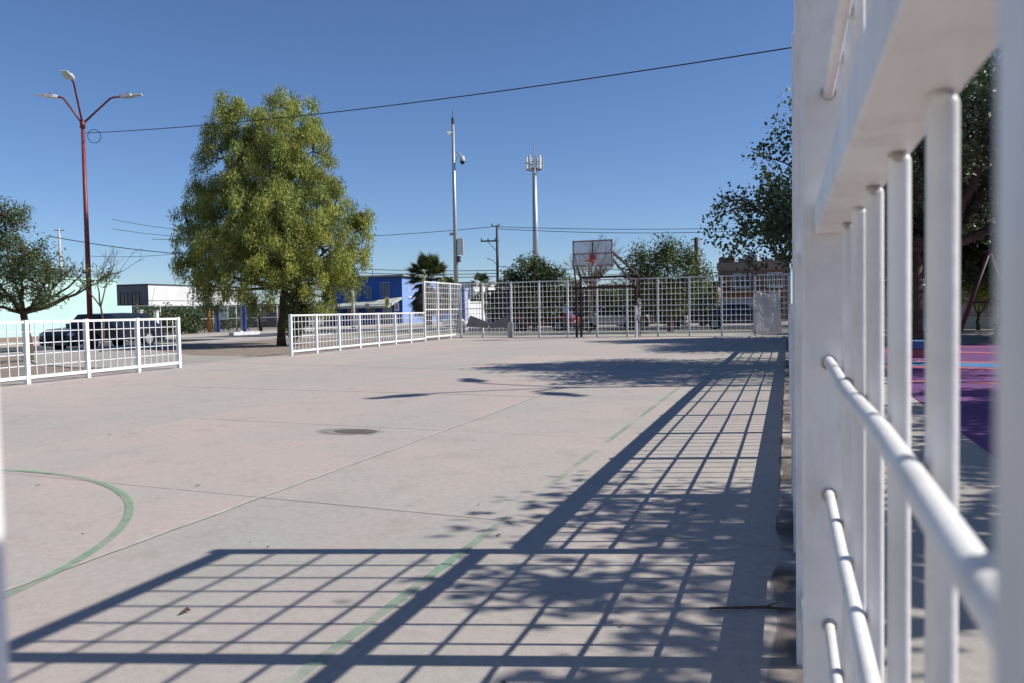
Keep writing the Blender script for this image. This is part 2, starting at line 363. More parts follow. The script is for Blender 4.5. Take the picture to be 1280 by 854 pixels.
# low concrete edging around the left bed
mb = MB()
for y in (10.6,): mb.bar((-14.6,y+.2,-.01),(-23.3,y+5.4,-.01),.14,.10)
o = mb.build('garden_edging', M['kerb']); tag(o, 'low concrete edging in the dirt behind the left fence', 'edging')
for i, (p0, p1) in enumerate((((268,416.5),(304,416.5)),((289,418.5),(322,417)))):
    a = gr(*p0, -.1); b = gr(*p1, -.1)
    o = MB().bar(a+Vector((0,0,.02)), b+Vector((0,0,.02)), .45, .26).build('kerb_block', M['kerbwhite'], bevel=.02)
    tag(o, ['white painted kerb block at the foot of the blue sign frame', 'white painted kerb block in front of the black post'][i], 'kerb block', 'white kerb blocks by the street')

# ------------------------------------------------------------------ fences
CUBE = {}
def unit_cube(m):
    if m not in CUBE: CUBE[m] = MB().box((-.5,-.5,-.5),(.5,.5,.5)).mesh('bar', M[m])
    return CUBE[m]
CYL = {}
def unit_cyl(m):
    if m not in CYL: CYL[m] = MB().tube([(0,0,-.5),(0,0,.5)], .5, 10).mesh('rod', M[m], True)
    return CYL[m]
S = .213
def fence(name, label, p0, p1, posts, zb, zt, mid=None, m='whitefar', post_w=.075, rail=.045, bar=.018, nh=None, nv=6, first=True, last=True):
    p0 = Vector(p0); p1 = Vector(p1); d = (p1-p0).normalized(); L = (p1-p0).length; rz = math.atan2(d.y, d.x)
    root = empty(name, (p0.x, p0.y, 0), rz); tag(root, label, 'fence')
    cu = unit_cube(m); cy = unit_cyl(m)
    for i, s in enumerate(posts):
        if (i == 0 and not first) or (i == len(posts)-1 and not last): continue
        inst('post', cu, root, (s,0,(zt+.012)/2-.03), (math.sin(s*7.1)*.006,math.cos(s*5.3)*.005,0), (post_w,post_w,zt+.012+.06))
    R = random.Random(len(label))
    for a, b in zip(posts[:-1], posts[1:]):
        x0 = a+post_w/2; x1 = b-post_w/2; c = (x0+x1)/2; w_ = x1-x0
        inst('top_rail', cu, root, (c,0,zt-rail/2), (0,0,0), (w_,rail,rail))
        inst('bottom_rail', cu, root, (c,0,zb), (0,0,0), (w_,rail,rail*1.3))
        if mid: inst('middle_rail', cu, root, (c,0,mid), (0,0,0), (w_,rail*.85,rail*.85))
        zs = []
        if mid:
            for k in range(1,5): zs += [zb+(mid-zb)*k/5, mid+(zt-mid)*k/5]
        else: zs = [zb+(zt-zb)*k/5 for k in range(1,5)]
        for z in zs: inst('cross_bar', cy, root, (c,.009,z+R.uniform(-.004,.004)), (0,PI/2,0), (bar,bar,w_))
        segs = [(zb,mid),(mid,zt)] if mid else [(zb,zt)]
        for k in range(1,nv+1):
            x = a+(b-a)*k/(nv+1)
            za = zb+rail*.65; ze = zt-rail
            inst('upright_bar', cy, root, (x,-.008,(za+ze)/2), (R.uniform(-.004,.004),R.uniform(-.009,.009) if R.random() < .8 else R.uniform(-.022,.022),0), (bar,bar,ze-za))
    return root
def lx(y): return -12.68-.036*(y-10.5)
def run(ys): return [y-ys[0] for y in ys]
def fence_left(name, label, ys, **k):
    a = (lx(ys[0]), ys[0], 0); b = (lx(ys[-1]), ys[-1], 0)
    L = (Vector(b)-Vector(a)).length; f = L/(ys[-1]-ys[0])
    return fence(name, label, a, b, [(y-ys[0])*f for y in ys], **k)
fence_left('low_fence', 'low white grid fence on the left, ending beside the dark parked car', [4.2,5.45,6.7,7.95,9.25,10.52,11.85,13.17,14.4], zb=.12, zt=1.12)
fence_left('low_fence', 'low white grid fence running from the big olive tree to the tall corner fence', [18.9+i*1.336 for i in range(8)], zb=.12, zt=1.14, last=False)
fence_left('tall_fence', 'tall white grid fence panel at the far left corner of the court', [28.25,29.6,30.95,32.25], zb=.16, zt=2.34, mid=1.24)
fence('end_fence', 'long tall white grid fence across the far end behind the goal', (-13.42,32.32,0), (.05,32.32,0), [.0,.95,2.26]+[2.26+1.246*i for i in range(1,9)]+[13.47], zb=.16, zt=2.36, mid=1.25, m='whitefar', first=False)
# right side: tall far, low middle
fence('tall_fence', 'tall white grid fence at the far right corner of the court', (.057,27.4,0), (.057,32.2,0), [0,1.2,2.4,3.6,4.75], zb=.16, zt=2.36, mid=1.25, first=True, last=False)
fence('low_fence', 'low white grid fence along the right side, seen edge on', (.057,3.94,0), (.057,27.36,0), [0]+[1.16+1.272*i for i in range(17)]+[23.42], zb=.17, zt=1.15, rail=.07, first=False, last=False, bar=.019)
# near tall fence: full detail
NF = empty('tall_fence', (.057,.16,0)); tag(NF, 'tall white fence close to the camera on the right with round cross bars', 'fence')
X0 = -.057; Y0 = -.16
def nfb(name, a, b, bev=.003):
    return MB().box((a[0]+X0,a[1]+Y0,a[2]), (b[0]+X0,b[1]+Y0,b[2])).build(name, M['white'], NF, bevel=bev)
PY = [1.37, 2.66, 3.90]
for y in PY: nfb('post', (.022,y,-.02), (.092,y+.07,2.39), .006)
segs = [(.165,PY[0]), (PY[0]+.07,PY[1]), (PY[1]+.07,PY[2])]
for a, b in segs:
    nfb('bottom_rail', (.036,a,.15), (.088,b,.235)); nfb('middle_rail', (.041,a,1.262), (.089,b,1.306)); nfb('top_rail', (.036,a,2.32), (.088,b,2.372))
    for k in range(1,5):
        for z in (.205+S*k, 1.27+S*k):
            MB().tube([(.0615+X0,a+Y0+(b-a)*t/8,z+.003*math.sin(t*1.3+k)) for t in range(9)], .0080, 18).build('cross_bar', M['white'], NF, True)
    n = 7; y1 = b; step = .177
    for k in range(1,7):
        y = y1 - step*k + (.0 if b == PY[0] else .0)
        nfb('upright_bar', (.071,y-.008,.235), (.087,y+.008,1.262), .0068)
        nfb('upright_bar', (.071,y-.008,1.306), (.087,y+.008,2.32), .0068)
        if b == PY[0]:
            R = random.Random(k)
            for z in [.205+S*q for q in range(1,5)]+[1.258]:
                c = Vector((.0665+X0 if z < 1.2 else .078+X0, y+Y0, z))
                mb = MB().tube([c+Vector((0,-.012,-.003+R.uniform(-.002,.002))), c+Vector((-.001,0,.002)), c+Vector((0,.012,-.002))], [.003,.0062,.003], 7)
                mb.build('weld', M['weldpale'] if R.random() < .5 else M['white'], NF, True)
for z in [.205+S*q for q in range(1,5)]+[1.27+S]:
    ring = [(.0615+X0+.0098*math.cos(t), PY[0]+Y0-.001, z+.0098*math.sin(t)) for t in [2*PI*i/14 for i in range(15)]]
    MB().tube(ring, .0024, 6).build('weld', M['weldpale'], NF, True)
# end fence the photograph is taken through
EF = empty('end_fence', (.05,.147,0)); tag(EF, 'blurred white fence bars at the very edges of the view', 'fence')
def efb(a, b, name, sm=False): return MB().box((a[0]-.05,a[1]-.147,a[2]), (b[0]-.05,b[1]-.147,b[2])).build(name, M['white'], EF)
efb((.0344,.135,0),(.066,.16,2.37),'post')
for i in range(1,54):
    x = -.2128-.24*(i-1)
    if i % 5 == 0: efb((x-.035,.11,0),(x+.035,.18,2.39),'post')
    else: efb((x-.0125,.137,.235),(x+.0125,.157,2.32),'upright_bar')
xe = -.2128-.24*52
for z0, z1, nm in ((.15,.235,'bottom_rail'),(1.262,1.306,'middle_rail'),(2.32,2.372,'top_rail')): efb((xe,.125,z0),(.0335,.169,z1),nm)
for k in range(1,5):
    for z in (.205+S*k,1.27+S*k): MB().tube([(xe-.05,-.020,z),(-.0165,-.020,z)], .009, 10).build('cross_bar', M['white'], EF, True)

# cloths hung on the end fence
def cloth(name, label, mtl, corners, nu=26, nv=20, wave=.03, sag=.0, seed=1, cat='tarp', scoop=0):
    A, B, Cc, D = [Vector(p) for p in corners]     # bottom-left, bottom-right, top-right, top-left
    R = random.Random(seed); mb = MB(); ph = [R.random()*6 for _ in range(6)]
    for j in range(nv+1):
        for i in range(nu+1):
            u = i/nu; v = j/nv
            p = (A*(1-u)+B*u)*(1-v) + (D*(1-u)+Cc*u)*v
            p = p + Vector((0,-1,0))*(wave*(math.sin(7*u+3*v+ph[0])+.6*math.sin(15*u-6*v+ph[1])+.5*math.sin(11*v+5*u+ph[2])) + wave)
            p.z -= sag*math.sin(PI*u)*v**2
            p.z -= scoop*math.sin(PI*u)*v
            mb.v.append(tuple(p))
    for j in range(nv):
        for i in range(nu):
            k = j*(nu+1)+i; mb.f.append((k,k+1,k+nu+2,k+nu+1))
    o = mb.build(name, mtl, None, True); s = o.modifiers.new('solid','SOLIDIFY'); s.thickness = .004
    return tag(o, label, cat)
M['tarpwhite'] = mat('white_woven_sack', (.80,.78,.76), .8, scale=4, col2=(.70,.68,.66), bump=.3, bscale=150, trans=.5)
M['tarpgrey'] = mat('grey_shade_cloth', (.34,.335,.335), .85, scale=4, col2=(.25,.25,.25), bump=.3, bscale=120, trans=.3)
yF = 32.24
def onY(px, py, Y): d = ray(px,py); return CP + d*(Y/d.y)
cloth('hanging_sheet', 'whitish plastic sheet tied to the right end of the far fence', M['tarpwhite'], [onY(941,416.5,yF),onY(977.5,416,yF),onY(975,362.5,yF),onY(941.5,363.5,yF)], wave=.034, sag=.11, seed=5, cat='sheet')
cloth('shade_cloth', 'grey shade cloth sagging on the far fence, left piece', M['tarpgrey'], [onY(583,408.5,yF),onY(611,410,yF),onY(611,403,yF),onY(588,394.5,yF)], wave=.02, seed=2)
cloth('shade_cloth', 'grey shade cloth rising to the right on the far fence, right piece', M['tarpgrey'], [onY(612,410,yF),onY(637,409,yF),onY(636,392.5,yF),onY(613,403.5,yF)], wave=.02, seed=8, sag=.05)
o = cloth('white_sack', 'small white sack standing at the left corner of the far fence', M['tarpwhite'], [onY(573,415,33.2),onY(578.5,415,33.2),onY(578,401.5,33.2),onY(573.5,402,33.2)], wave=.03, seed=9, cat='sack')
o.modifiers['solid'].thickness = .25
# concrete stub post by the gate
p = onY(638.5,420,yF-.12)
o = MB().box((p.x-.1,p.y-.1,-.02),(p.x+.1,p.y+.1,.62)).build('concrete_stub', M['kerb'], bevel=.02); tag(o, 'short grey concrete stub post beside the grey shade cloth', 'post')

# ------------------------------------------------------------------ goal with basketball board
G = empty('goal_with_hoop', (-7.1,32.05,0)); tag(G, 'dark red steel goal frame with basketball backboard above it', 'goal')
gy, gx = -32.05, 7.1
def gp(px, py, Y): q = onY(px,py,Y); return Vector((q.x+gx, q.y+gy, q.z))
def gfloor(px, Y, z): q = onY(px,400,Y); return Vector((q.x+gx,Y+gy,z))
yb, yf, ybd = 32.1, 31.4, 29.75
bl, br = gfloor(726.5,yb,0), gfloor(799.3,yb,0); fl, fr = gfloor(720.8,yf,0), gfloor(795.2,yf,0)
up = lambda p, z: Vector((p.x,p.y,z))
for p, z, nm in ((bl,2.44,'back_post'),(br,2.44,'back_post'),(fl,2.0,'goal_post'),(fr,2.0,'goal_post')):
    MB().bar(up(p,-.02), up(p,z), .085).build(nm, M['darkred'], G)
MB().bar(up(bl,2.44)-Vector((.04,0,0)), up(br,2.44)+Vector((.04,0,0)), .085).build('top_beam', M['darkred'], G)
MB().bar(up(fl,2.0)-Vector((.04,0,0)), up(fr,2.0)+Vector((.04,0,0)), .085).build('crossbar', M['darkred'], G)
for a, b in ((up(fl,1.98),up(bl,2.42)),(up(fr,1.98),up(br,2.42))): MB().bar(a,b,.06).build('brace', M['darkred'], G)
for a, b in ((fl,bl),(fr,br)):
    zz = [.3,1.0,1.7]
    mb = MB()
    for z in zz: mb.bar(up(a,z),up(b,z+.3),.03); mb.bar(up(a,z+.35),up(b,z+.3),.03)
    mb.build('side_lattice', M['darkred'], G)
L_, R_ = gfloor(718,ybd,0), gfloor(766.2,ybd,0); zb_, zt_ = 2.78, 3.72
for s, a in ((L_,bl),(R_,br)): MB().bar(up(a,2.44), up(s,3.28), .07).build('arm', M['darkred'], G)
for s, a in ((L_,fl),(R_,fr)): MB().bar(up(a,2.0), up(s,3.02), .06).build('strut', M['darkred'], G)
for (a, b) in ((up(L_,zb_),up(R_,zb_)),(up(L_,zt_),up(R_,zt_)),(up(L_,zb_-.03),up(L_,zt_+.03)),(up(R_,zb_-.03),up(R_,zt_+.03)),(up(L_,3.24),up(R_,3.24))):
    MB().bar(a,b,.055).build('board_frame', mat('faded_red_frame',(.36,.25,.26),.6) if a.z != 3.24 else M['darkred'], G)
mid_ = (L_+R_)/2
MB().bar(up(mid_,zb_),up(mid_,zt_+.02),.04).build('board_frame', M['darkred'], G)
M['acrylic'] = mat('scratched_clear_board', (.62,.62,.63), .35, scale=4)
n = M['acrylic'].node_tree.nodes; l = M['acrylic'].node_tree.links
tb = n.new('ShaderNodeBsdfTransparent'); ms = n.new('ShaderNodeMixShader'); ms.inputs[0].default_value = .48
l.new(tb.outputs[0], ms.inputs[1]); l.new(n['Principled BSDF'].outputs[0], ms.inputs[2]); l.new(ms.outputs[0], n['Material Output'].inputs[0])
MB().box((L_.x+.02,L_.y-.012,zb_+.02),(R_.x-.02,L_.y+.0,zt_-.02)).build('backboard', M['acrylic'], G)
rc = mid_+Vector((0,-.36,2.94)); rc.z = 2.94
hoop = MB().tube([rc+Vector((.225*math.cos(t),.225*math.sin(t),0)) for t in [2*PI*i/20 for i in range(21)]], .016, 6).build('hoop', M['rim'], G)
MB().box((mid_.x-.1,mid_.y-.10,2.90),(mid_.x+.1,mid_.y-.03,3.2)).build('hoop_bracket', M['rim'], G)
mb = MB()
for i in range(12):
    t = 2*PI*i/12; q = []
    for k in range(5): rr = .22-.022*k; tt = t+(.26 if k % 2 else 0); q.append(rc+Vector((rr*math.cos(tt),rr*math.sin(tt),-.09*k)))
    mb.tube(q, .005, 4)
mb.build('net', M['plastic'], hoop)
# white sleeves around the lower right legs
for k, (p, z0, z1) in enumerate(((fr,.0,1.25),(br,.0,1.55))):
    mb = MB(); R = random.Random(k+3)
    pts = [p+Vector((R.uniform(-.008,.008), -.01, z0+(z1-z0)*i/9)) for i in range(10)]
    mb.tube(pts, [.052+R.uniform(-.004,.006) for _ in pts], 8).build('leg_sleeve', mat('white_leg_sleeve',(.72,.72,.71),.5,scale=8,col2=(.5,.5,.5)), G)

# ------------------------------------------------------------------ street lamps
def lamp(name, label, base, H, angs, arm=2.0, hh=1.5):
    root = empty(name, base); tag(root, label, 'street lamp', 'three-armed maroon street lamps')
    MB().tube([(0,0,-.05),(0,0,H*.5),(0,0,H)], [.105,.088,.062], 12).build('pole', M['maroon'], root, True)
    pl = MB().box((-.2,-.2,-.06),(.2,.2,.02)); pl.build('base_plate', M['darksteel'], root)
    MB().tube([(0,0,H-.05),(0,0,H+.25)], [.10,.09], 12).build('collar', M['maroon'], root, True)
    for a, rise, *ex in angs:
        arm = ex[0] if ex else 1.1
        d = Vector((math.cos(a),math.sin(a),0)); z = Vector((0,0,1))
        pts = [z*(H+.1), d*arm*.35+z*(H+.1+rise*.45), d*arm*.72+z*(H+.1+rise*.92), d*arm*.82+z*(H+.1+rise*.98), d*arm+z*(H+.1+rise)]
        am = MB().tube(pts, .038, 8).build('arm', M['maroon'], root, True)
        e = d*arm+z*(H+.1+rise)
        hb = MB(); q = Vector((-d.y,d.x,0))
        for (s0, wd, t0, t1) in ((0,.10,-.035,.055),(.1,.15,-.05,.065),(.42,.16,-.05,.06),(.45,.12,-.03,.025),(.78,.11,-.02,.015)):
            for sw, tz in ((-1,t0),(1,t0),(1,t1),(-1,t1)): hb.v.append(tuple(e+d*s0+q*sw*wd+z*(tz+.1*s0)))
        for i in range(4):
            for j in range(4): hb.f.append((i*4+j, i*4+(j+1)%4, (i+1)*4+(j+1)%4, (i+1)*4+j))
        hb.f += [(0,3,2,1),(16,17,18,19)]
        hd = hb.build('lamp_head', M['plastic'], am)
        MB().tube([e+d*.25+z*.085,e+d*.25+z*.16],[.05,.04],8).build('photocell', M['darksteel'], am)
    return root
LB = gr(114,436,-.02); LB.z = -.02
av = lambda deg: math.radians(deg)
yawdeg = math.degrees(YAW)
lamp('street_lamp', 'tall maroon three-armed street lamp beside the dark parked car', LB, 8.35, [(av(yawdeg+4),1.02,1.42),(av(yawdeg+186),1.0,.86),(av(yawdeg+282),1.35,1.15)], arm=1.38)
lamp('street_lamp', 'maroon three-armed street lamp hidden to the right behind the fence', (6.5,14.05,0), 8.35, [(av(236),1.0),(av(336),1.0),(av(120),1.0)], arm=1.1)

def wire(name, label, a, b, sag, r, parent=None, n=28):
    a = Vector(a); b = Vector(b)
    pts = [a.lerp(b,i/n)-Vector((0,0,4*sag*(i/n)*(1-i/n))) for i in range(n+1)]
    o = MB().tube(pts, r, 5).build(name, M['cable'], parent, True)
    if label: tag(o, label, 'cable')
    return o
wa = at(106,166.5,LB.y*math.cos(YAW)-LB.x*math.sin(YAW))
wire('overhead_cable', 'black overhead cable slung from the maroon lamp across the sky', wa, at(1330,3,13), .35, .014)
c0 = wa+CR*.36-CU*.12
o = MB().tube([c0+CR*.25*math.cos(t)+Vector((0,0,1))*.25*math.sin(t) for t in [2*PI*i/24 for i in range(25)]], .012, 5).build('cable_coil', M['cable']); tag(o, 'coil of spare cable hanging at the maroon lamp', 'cable')

# ------------------------------------------------------------------ trees
def leaf_mesh(cen, a, b, tint):
    n = len(cen); v = np.empty((n,4,3), np.float32)
    v[:,0] = cen-a; v[:,1] = cen+b; v[:,2] = cen+a; v[:,3] = cen-b
    me = bpy.data.meshes.new('crown')
    me.vertices.add(4*n); me.vertices.foreach_set('co', v.reshape(-1))
    me.loops.add(4*n); me.loops.foreach_set('vertex_index', np.arange(4*n, dtype=np.int32))
    me.polygons.add(n); me.polygons.foreach_set('loop_start', np.arange(0,4*n,4,dtype=np.int32)); me.polygons.foreach_set('loop_total', np.full(n,4,np.int32))
    at_ = me.attributes.new('tint', 'FLOAT_COLOR', 'POINT')
    c = np.ones((n,4,4), np.float32); c[:,:,:3] = tint[:,None,:]; at_.data.foreach_set('color', c.reshape(-1))
    me.update(calc_edges=True); return me
def tree(name, label, base, trunk_h, lobes, clumps, per, leaf, lw, clump_r, leafmat, bark, tr=.18, droop=.0, seed=1, shell=.35, cat='tree', group=None, lean=(0,0), nl=None, flat=1.0, warm=.25, stems=1, twig=.012, ctv=.25):
    """lobes are (x, y, z, rx, ry, rz) relative to the base"""
    rg = np.random.default_rng(seed); R = random.Random(seed)
    root = empty(name, base); tag(root, label, cat, group)
    vol = np.array([l[3]*l[4]*l[5] for l in lobes]); idx = rg.choice(len(lobes), clumps, p=vol**.8/np.sum(vol**.8))
    Lb = np.array(lobes)
    d = rg.normal(size=(clumps,3)); d /= np.linalg.norm(d,axis=1)[:,None]
    r = rg.random(clumps)**shell
    cc = Lb[idx,:3] + d*r[:,None]*Lb[idx,3:]
    # trunk and limbs
    mb = MB(); fork = Vector((lean[0],lean[1],trunk_h)); limb_pts = []
    for s in range(stems):
        off = Vector((R.uniform(-.3,.3),R.uniform(-.3,.3),0))*(1 if stems > 1 else 0)
        pts = []; rad = []
        for i in range(9):
            t = i/8; pts.append(Vector((lean[0]*t**1.5+R.uniform(-.03,.03), lean[1]*t**1.5+R.uniform(-.03,.03), trunk_h*t-.08*(1-t)))+off*t*1.2+off*.3)
            rad.append(tr*(1.25-.35*t+.35*(1-t)**6)/(1 if stems == 1 else 1.4))
        mb.tube(pts, rad, 12)
        fk = pts[-1]
        for l in (lobes if len(lobes) < 20 else lobes[::2])[s::stems]:
            e = Vector(l[:3]); c = fk.lerp(e,.5)+Vector((R.uniform(-.2,.2),R.uniform(-.2,.2),-.12*(e-fk).length*.6))
            path = []
            for i in range(9):
                t = i/8; p = fk*(1-t)**2+c*2*t*(1-t)+e*t*t; path.append(p+Vector((R.uniform(-.04,.04),R.uniform(-.04,.04),R.uniform(-.03,.03)))*(1 if 0 < i else 0))
            r0 = tr*.62; mb.tube(path, [r0*(1-.8*i/8) for i in range(9)], 8, False); limb_pts += path[2:]
    lp = np.array([tuple(p) for p in limb_pts])
    for i in range(0, clumps, max(1, clumps//260)):
        e = cc[i]; k = int(np.argmin(np.linalg.norm(lp-e,axis=1))); s_ = Vector(lp[k]); e = Vector(e)
        m_ = s_.lerp(e,.5)+Vector((R.uniform(-.1,.1),R.uniform(-.1,.1),R.uniform(-.02,.12)))
        mb.tube([s_, m_, e], [twig*2.2, twig*1.4, twig*.6], 5, False)
    mb.build('trunk', bark, root, True)
    n = clumps*per; ci = np.repeat(np.arange(clumps), per)
    off = rg.normal(size=(n,3)); off /= np.linalg.norm(off,axis=1)[:,None]; off *= (rg.random(n)**.5)[:,None]*clump_r*1.75; off[:,2] *= flat
    if droop: off[:,2] -= np.abs(rg.normal(size=n))*clump_r*droop
    cen = cc[ci]+off
    a = rg.normal(size=(n,3)); a[:,2] -= droop*1.8; a /= np.linalg.norm(a,axis=1)[:,None]
    b = rg.normal(size=(n,3)); b -= a*np.sum(a*b,axis=1)[:,None]; b /= np.linalg.norm(b,axis=1)[:,None]
    ln = leaf*rg.uniform(.6,1.25,n)
    a *= (ln/2)[:,None]; b *= (ln*lw/2)[:,None]
    ct = rg.uniform(1-ctv*1.1,1+ctv*.9,clumps)[ci]*rg.uniform(.75,1.25,n)
    wm = rg.uniform(-1,1,clumps)[ci]*warm
    tint = np.stack([ct*(1+wm), ct*(1+wm*.45), ct*(1-wm*.6)],1).astype(np.float32)
    me = leaf_mesh(cen.astype(np.float32), a.astype(np.float32), b.astype(np.float32), tint); me.materials.append(leafmat)
    inst('crown', me, root)
    return root

# big olive-green tree: lobes given from its outline in the photograph, spread in depth
TB = gr(352,432,-.03)
def lobes_from(base, dep, L):
    out = []
    for px, py, rpx, off, rz in L:
        p = at(px,py,dep+off)-base; rr = rpx*(dep+off)/1000; out.append((p.x,p.y,p.z,rr,rr,rr*rz))
    return out
BT = lobes_from(TB, 30.4, [(352,132,22,0,1.1),(380,142,20,.7,1.2),(335,150,22,-.7,1.2),(366,168,26,-1.0,1.1),(285,140,20,-.3,1.2),(298,158,22,.5,1.2),(270,172,22,-.2,1.1),(252,205,14,.3,1.0),
    (298,205,26,-.9,1.2),(345,205,28,-1.3,1.3),(392,190,26,.2,1.3),(404,222,24,-.7,1.2),(258,248,28,.2,.9),(300,255,28,-1.5,1.0),(345,262,30,-1.9,1.1),(385,258,30,-1.5,1.1),(418,262,24,-.4,1.1),(440,268,20,.7,1.0),
    (232,272,16,.3,1.0),(240,300,22,-.6,1.0),(272,302,26,-1.6,1.0),(312,312,30,-2.0,1.0),(352,322,28,-2.1,1.0),(396,306,28,-1.4,1.0),(432,300,22,-.8,1.2),(450,282,14,.2,1.1),
    (238,330,18,.3,.9),(262,345,22,-1.0,.9),(298,350,26,-1.8,.9),(332,362,22,-1.6,.8),(388,345,26,-1.2,.9),(426,330,20,-.8,1.2),(440,345,12,-.2,1.2),(400,368,20,-.9,.8),(368,366,18,-1.0,.8),(268,372,16,-.6,.8),(250,362,16,.4,.8),(310,378,16,-1.2,.7),(420,372,16,-.2,.9),(400,386,14,-.6,.8),(378,390,14,-.8,.8),(440,362,10,.2,1.0),(452,302,14,.2,1.1),(448,326,16,.0,1.0),(454,268,10,.3,1.0),(432,352,16,-.2,.9),
    (330,240,50,1.2,1.2),(380,250,44,1.6,1.1),(290,260,44,1.4,1.0),(340,310,50,1.8,.9),(400,310,40,1.8,.9),(270,310,36,1.6,.9),(340,180,34,1.4,1.1),(330,300,50,0,.8)])
tree('willowy_tree', 'large olive-green tree with drooping foliage left of centre', TB, 2.3, BT, 1500, 165, .135, .22, .165, M['leafyellow'], M['bark'], tr=.125, droop=.9, seed=3, shell=.15, lean=(.1,.1), warm=.19, twig=.015, ctv=.42)
# sprouts at its foot
p = gr(367,433,-.03)
tree('shrub', 'leafy green sprouts at the foot of the big olive-green tree', p, .3, [(0,0,.75,.32,.32,.55),(.15,0,1.5,.4,.35,.6)], 60, 60, .12, .35, .12, M['leafmid'], M['bark'], tr=.04, seed=8, cat='shrub', twig=.006)
# left tree with feathery dark leaves
LT = gr(37,451,-.03)
LTL = lobes_from(LT, 21.6, [(5,275,34,0,.9),(-25,320,48,.5,1.0),(35,320,40,-.3,.8),(25,350,40,.4,.7),(80,345,22,.3,.6),(106,342,18,0,.5),(132,346,14,.4,.5),(118,352,10,-.3,.5),(58,338,24,-.6,.6),(-40,370,40,0,.8),(60,372,16,-.4,.6),(12,372,26,.3,.7),(95,362,8,-.3,.5)])
tree('mesquite_tree', 'dark green feathery tree behind the low fence at the left edge', LT, 1.35, LTL, 270, 75, .095, .32, .15, M['leafmidd'], M['bark'], tr=.10, droop=.15, seed=12, shell=.45, lean=(-.15,0), warm=.18, twig=.014)
def bare(name, label, base, H, seed, r0=.05, spread=.5, levels=4, mtl='bark', lean=(0,0), kids=(2,3,3)):
    root = empty(name, base); tag(root, label, 'bare tree'); R = random.Random(seed); mb = MB()
    def grow(p, d, L, r, lev):
        pts = [p]; q = p
        for i in range(3):
            d = (d+Vector((R.gauss(0,.12),R.gauss(0,.12),R.gauss(0,.08)))).normalized(); q = q+d*L/3; pts.append(q)
        mb.tube(pts, [r,r*.85,r*.7,r*.55], 5 if lev < 3 else 6, False)
        if lev == 0: return
        for k in range(R.choice(kids)):
            nd = (d+Vector((R.gauss(0,spread),R.gauss(0,spread),R.gauss(.12,spread*.5)))).normalized()
            grow(pts[R.choice((2,3))], nd, L*R.uniform(.55,.8), r*.55, lev-1)
    grow(Vector((0,0,-.05)), Vector((lean[0],lean[1],1)).normalized(), H*.36, r0, levels)
    mb.build('trunk', M[mtl], root, True); return root
# dead branches rising out of the left tree
bare('bare_tree', 'leafless branching tree rising behind the maroon lamp', at(122,352,27)*1.0-Vector((0,0,at(122,352,27).z+.03)), 4.5, 14, .055, .40, 5)
bare('bare_tree', 'leafless grey-brown tree behind the basketball backboard', Vector((-8.75,36.5,-.03)), 4.3, 9, .09, .24, 5, 'barkpale', (0,0), (4,5))

# trees beyond the end fence
def far_tree(name, label, px, py, Yd, L, clumps, per, leaf, lm, seed, th, tr=.12, cr=.25, **k):
    b = onY(px,py,Yd); b.z = -.03
    dep = (b-CP).dot(_f)
    return tree(name, label, b, th, lobes_from(b, dep, L), clumps, per, leaf, .45, cr, M[lm], M['bark'], tr=tr, seed=seed, **k)
far_tree('street_tree', 'dark rounded tree beyond the end fence beside the red car', 668, 415, 44, [(640,352,18,0,.8),(665,340,24,0,.8),(690,345,18,0,.8),(660,368,26,0,.8),(690,372,20,.5,.8),(672,388,22,0,.6),(712,362,14,.6,1.0)], 260, 60, .17, 'leafdark', 21, 1.2)
far_tree('street_tree', 'loose grey-green tree right of the backboard beyond the end fence', 838, 415, 38, [(805,325,24,0,.9),(835,318,26,0,.8),(862,330,24,.3,.9),(820,350,28,0,.8),(855,358,28,-.3,.8),(795,355,18,.5,.9),(880,350,14,.5,.9),(840,375,30,.2,.6),(790,340,14,.4,.8)], 330, 45, .13, 'leafmid', 22, 1.2, shell=.5)
far_tree('street_tree', 'dark shrubby tree in the shade under the grey-green tree', 790, 412, 46, [(765,372,20,0,.9),(800,378,26,0,.8),(840,382,30,.5,.7),(880,375,22,.4,.9)], 220, 60, .17, 'leafdark', 23, 1.0)
# tree overhanging the right fence and casting the shade across the court
RT = Vector((2.75,16.9,0))
tree('overhanging_tree', 'dark leafy tree overhanging the court behind the right fence', RT, 2.2,
     [(-1.9,-.6,2.9,1.9,1.7,1.0),(-2.9,-.3,2.6,1.4,1.3,.75),(-1.2,.8,3.9,1.9,1.9,1.2),(0,-1.2,4.2,2.1,1.9,1.4),(1.5,0,4.5,2.2,2.2,1.6),(-.6,.4,5.3,1.9,1.8,1.1),(-2.3,.9,3.8,1.3,1.3,.9),(-2.2,-.4,4.6,1.1,1.2,.7),(-1.7,.3,5.4,1.1,1.2,.7),(-3.3,.5,3.1,1.0,1.1,.6),(-1.0,-2.4,3.7,1.6,1.5,1.0),(.6,-2.6,4.4,1.6,1.5,1.0),(-2.3,-2.0,3.2,1.1,1.2,.7),(.8,1.2,3.2,2.2,2.0,1.2),(2.4,-1,3.4,1.8,1.8,1.2),(.6,0,6.2,1.5,1.5,.9)],
     800, 62, .10, .6, .19, M['leafmidd'], M['bark'], tr=.17, seed=31, shell=.5, warm=.12)
tree('overhanging_tree', 'second leafy tree behind the right fence further along the court', Vector((3.3,24.2,0)), 2.2,
     [(-1.7,-.6,3.0,1.6,1.6,.9),(-1.0,.8,3.9,1.7,1.8,1.1),(0,-1.2,4.2,1.9,1.8,1.2),(1.5,0,4.5,2.0,2.0,1.4),(-2.6,.2,2.8,1.0,1.1,.6)],
     380, 60, .12, .6, .24, M['leafmidd'], M['bark'], tr=.16, seed=36, shell=.5)
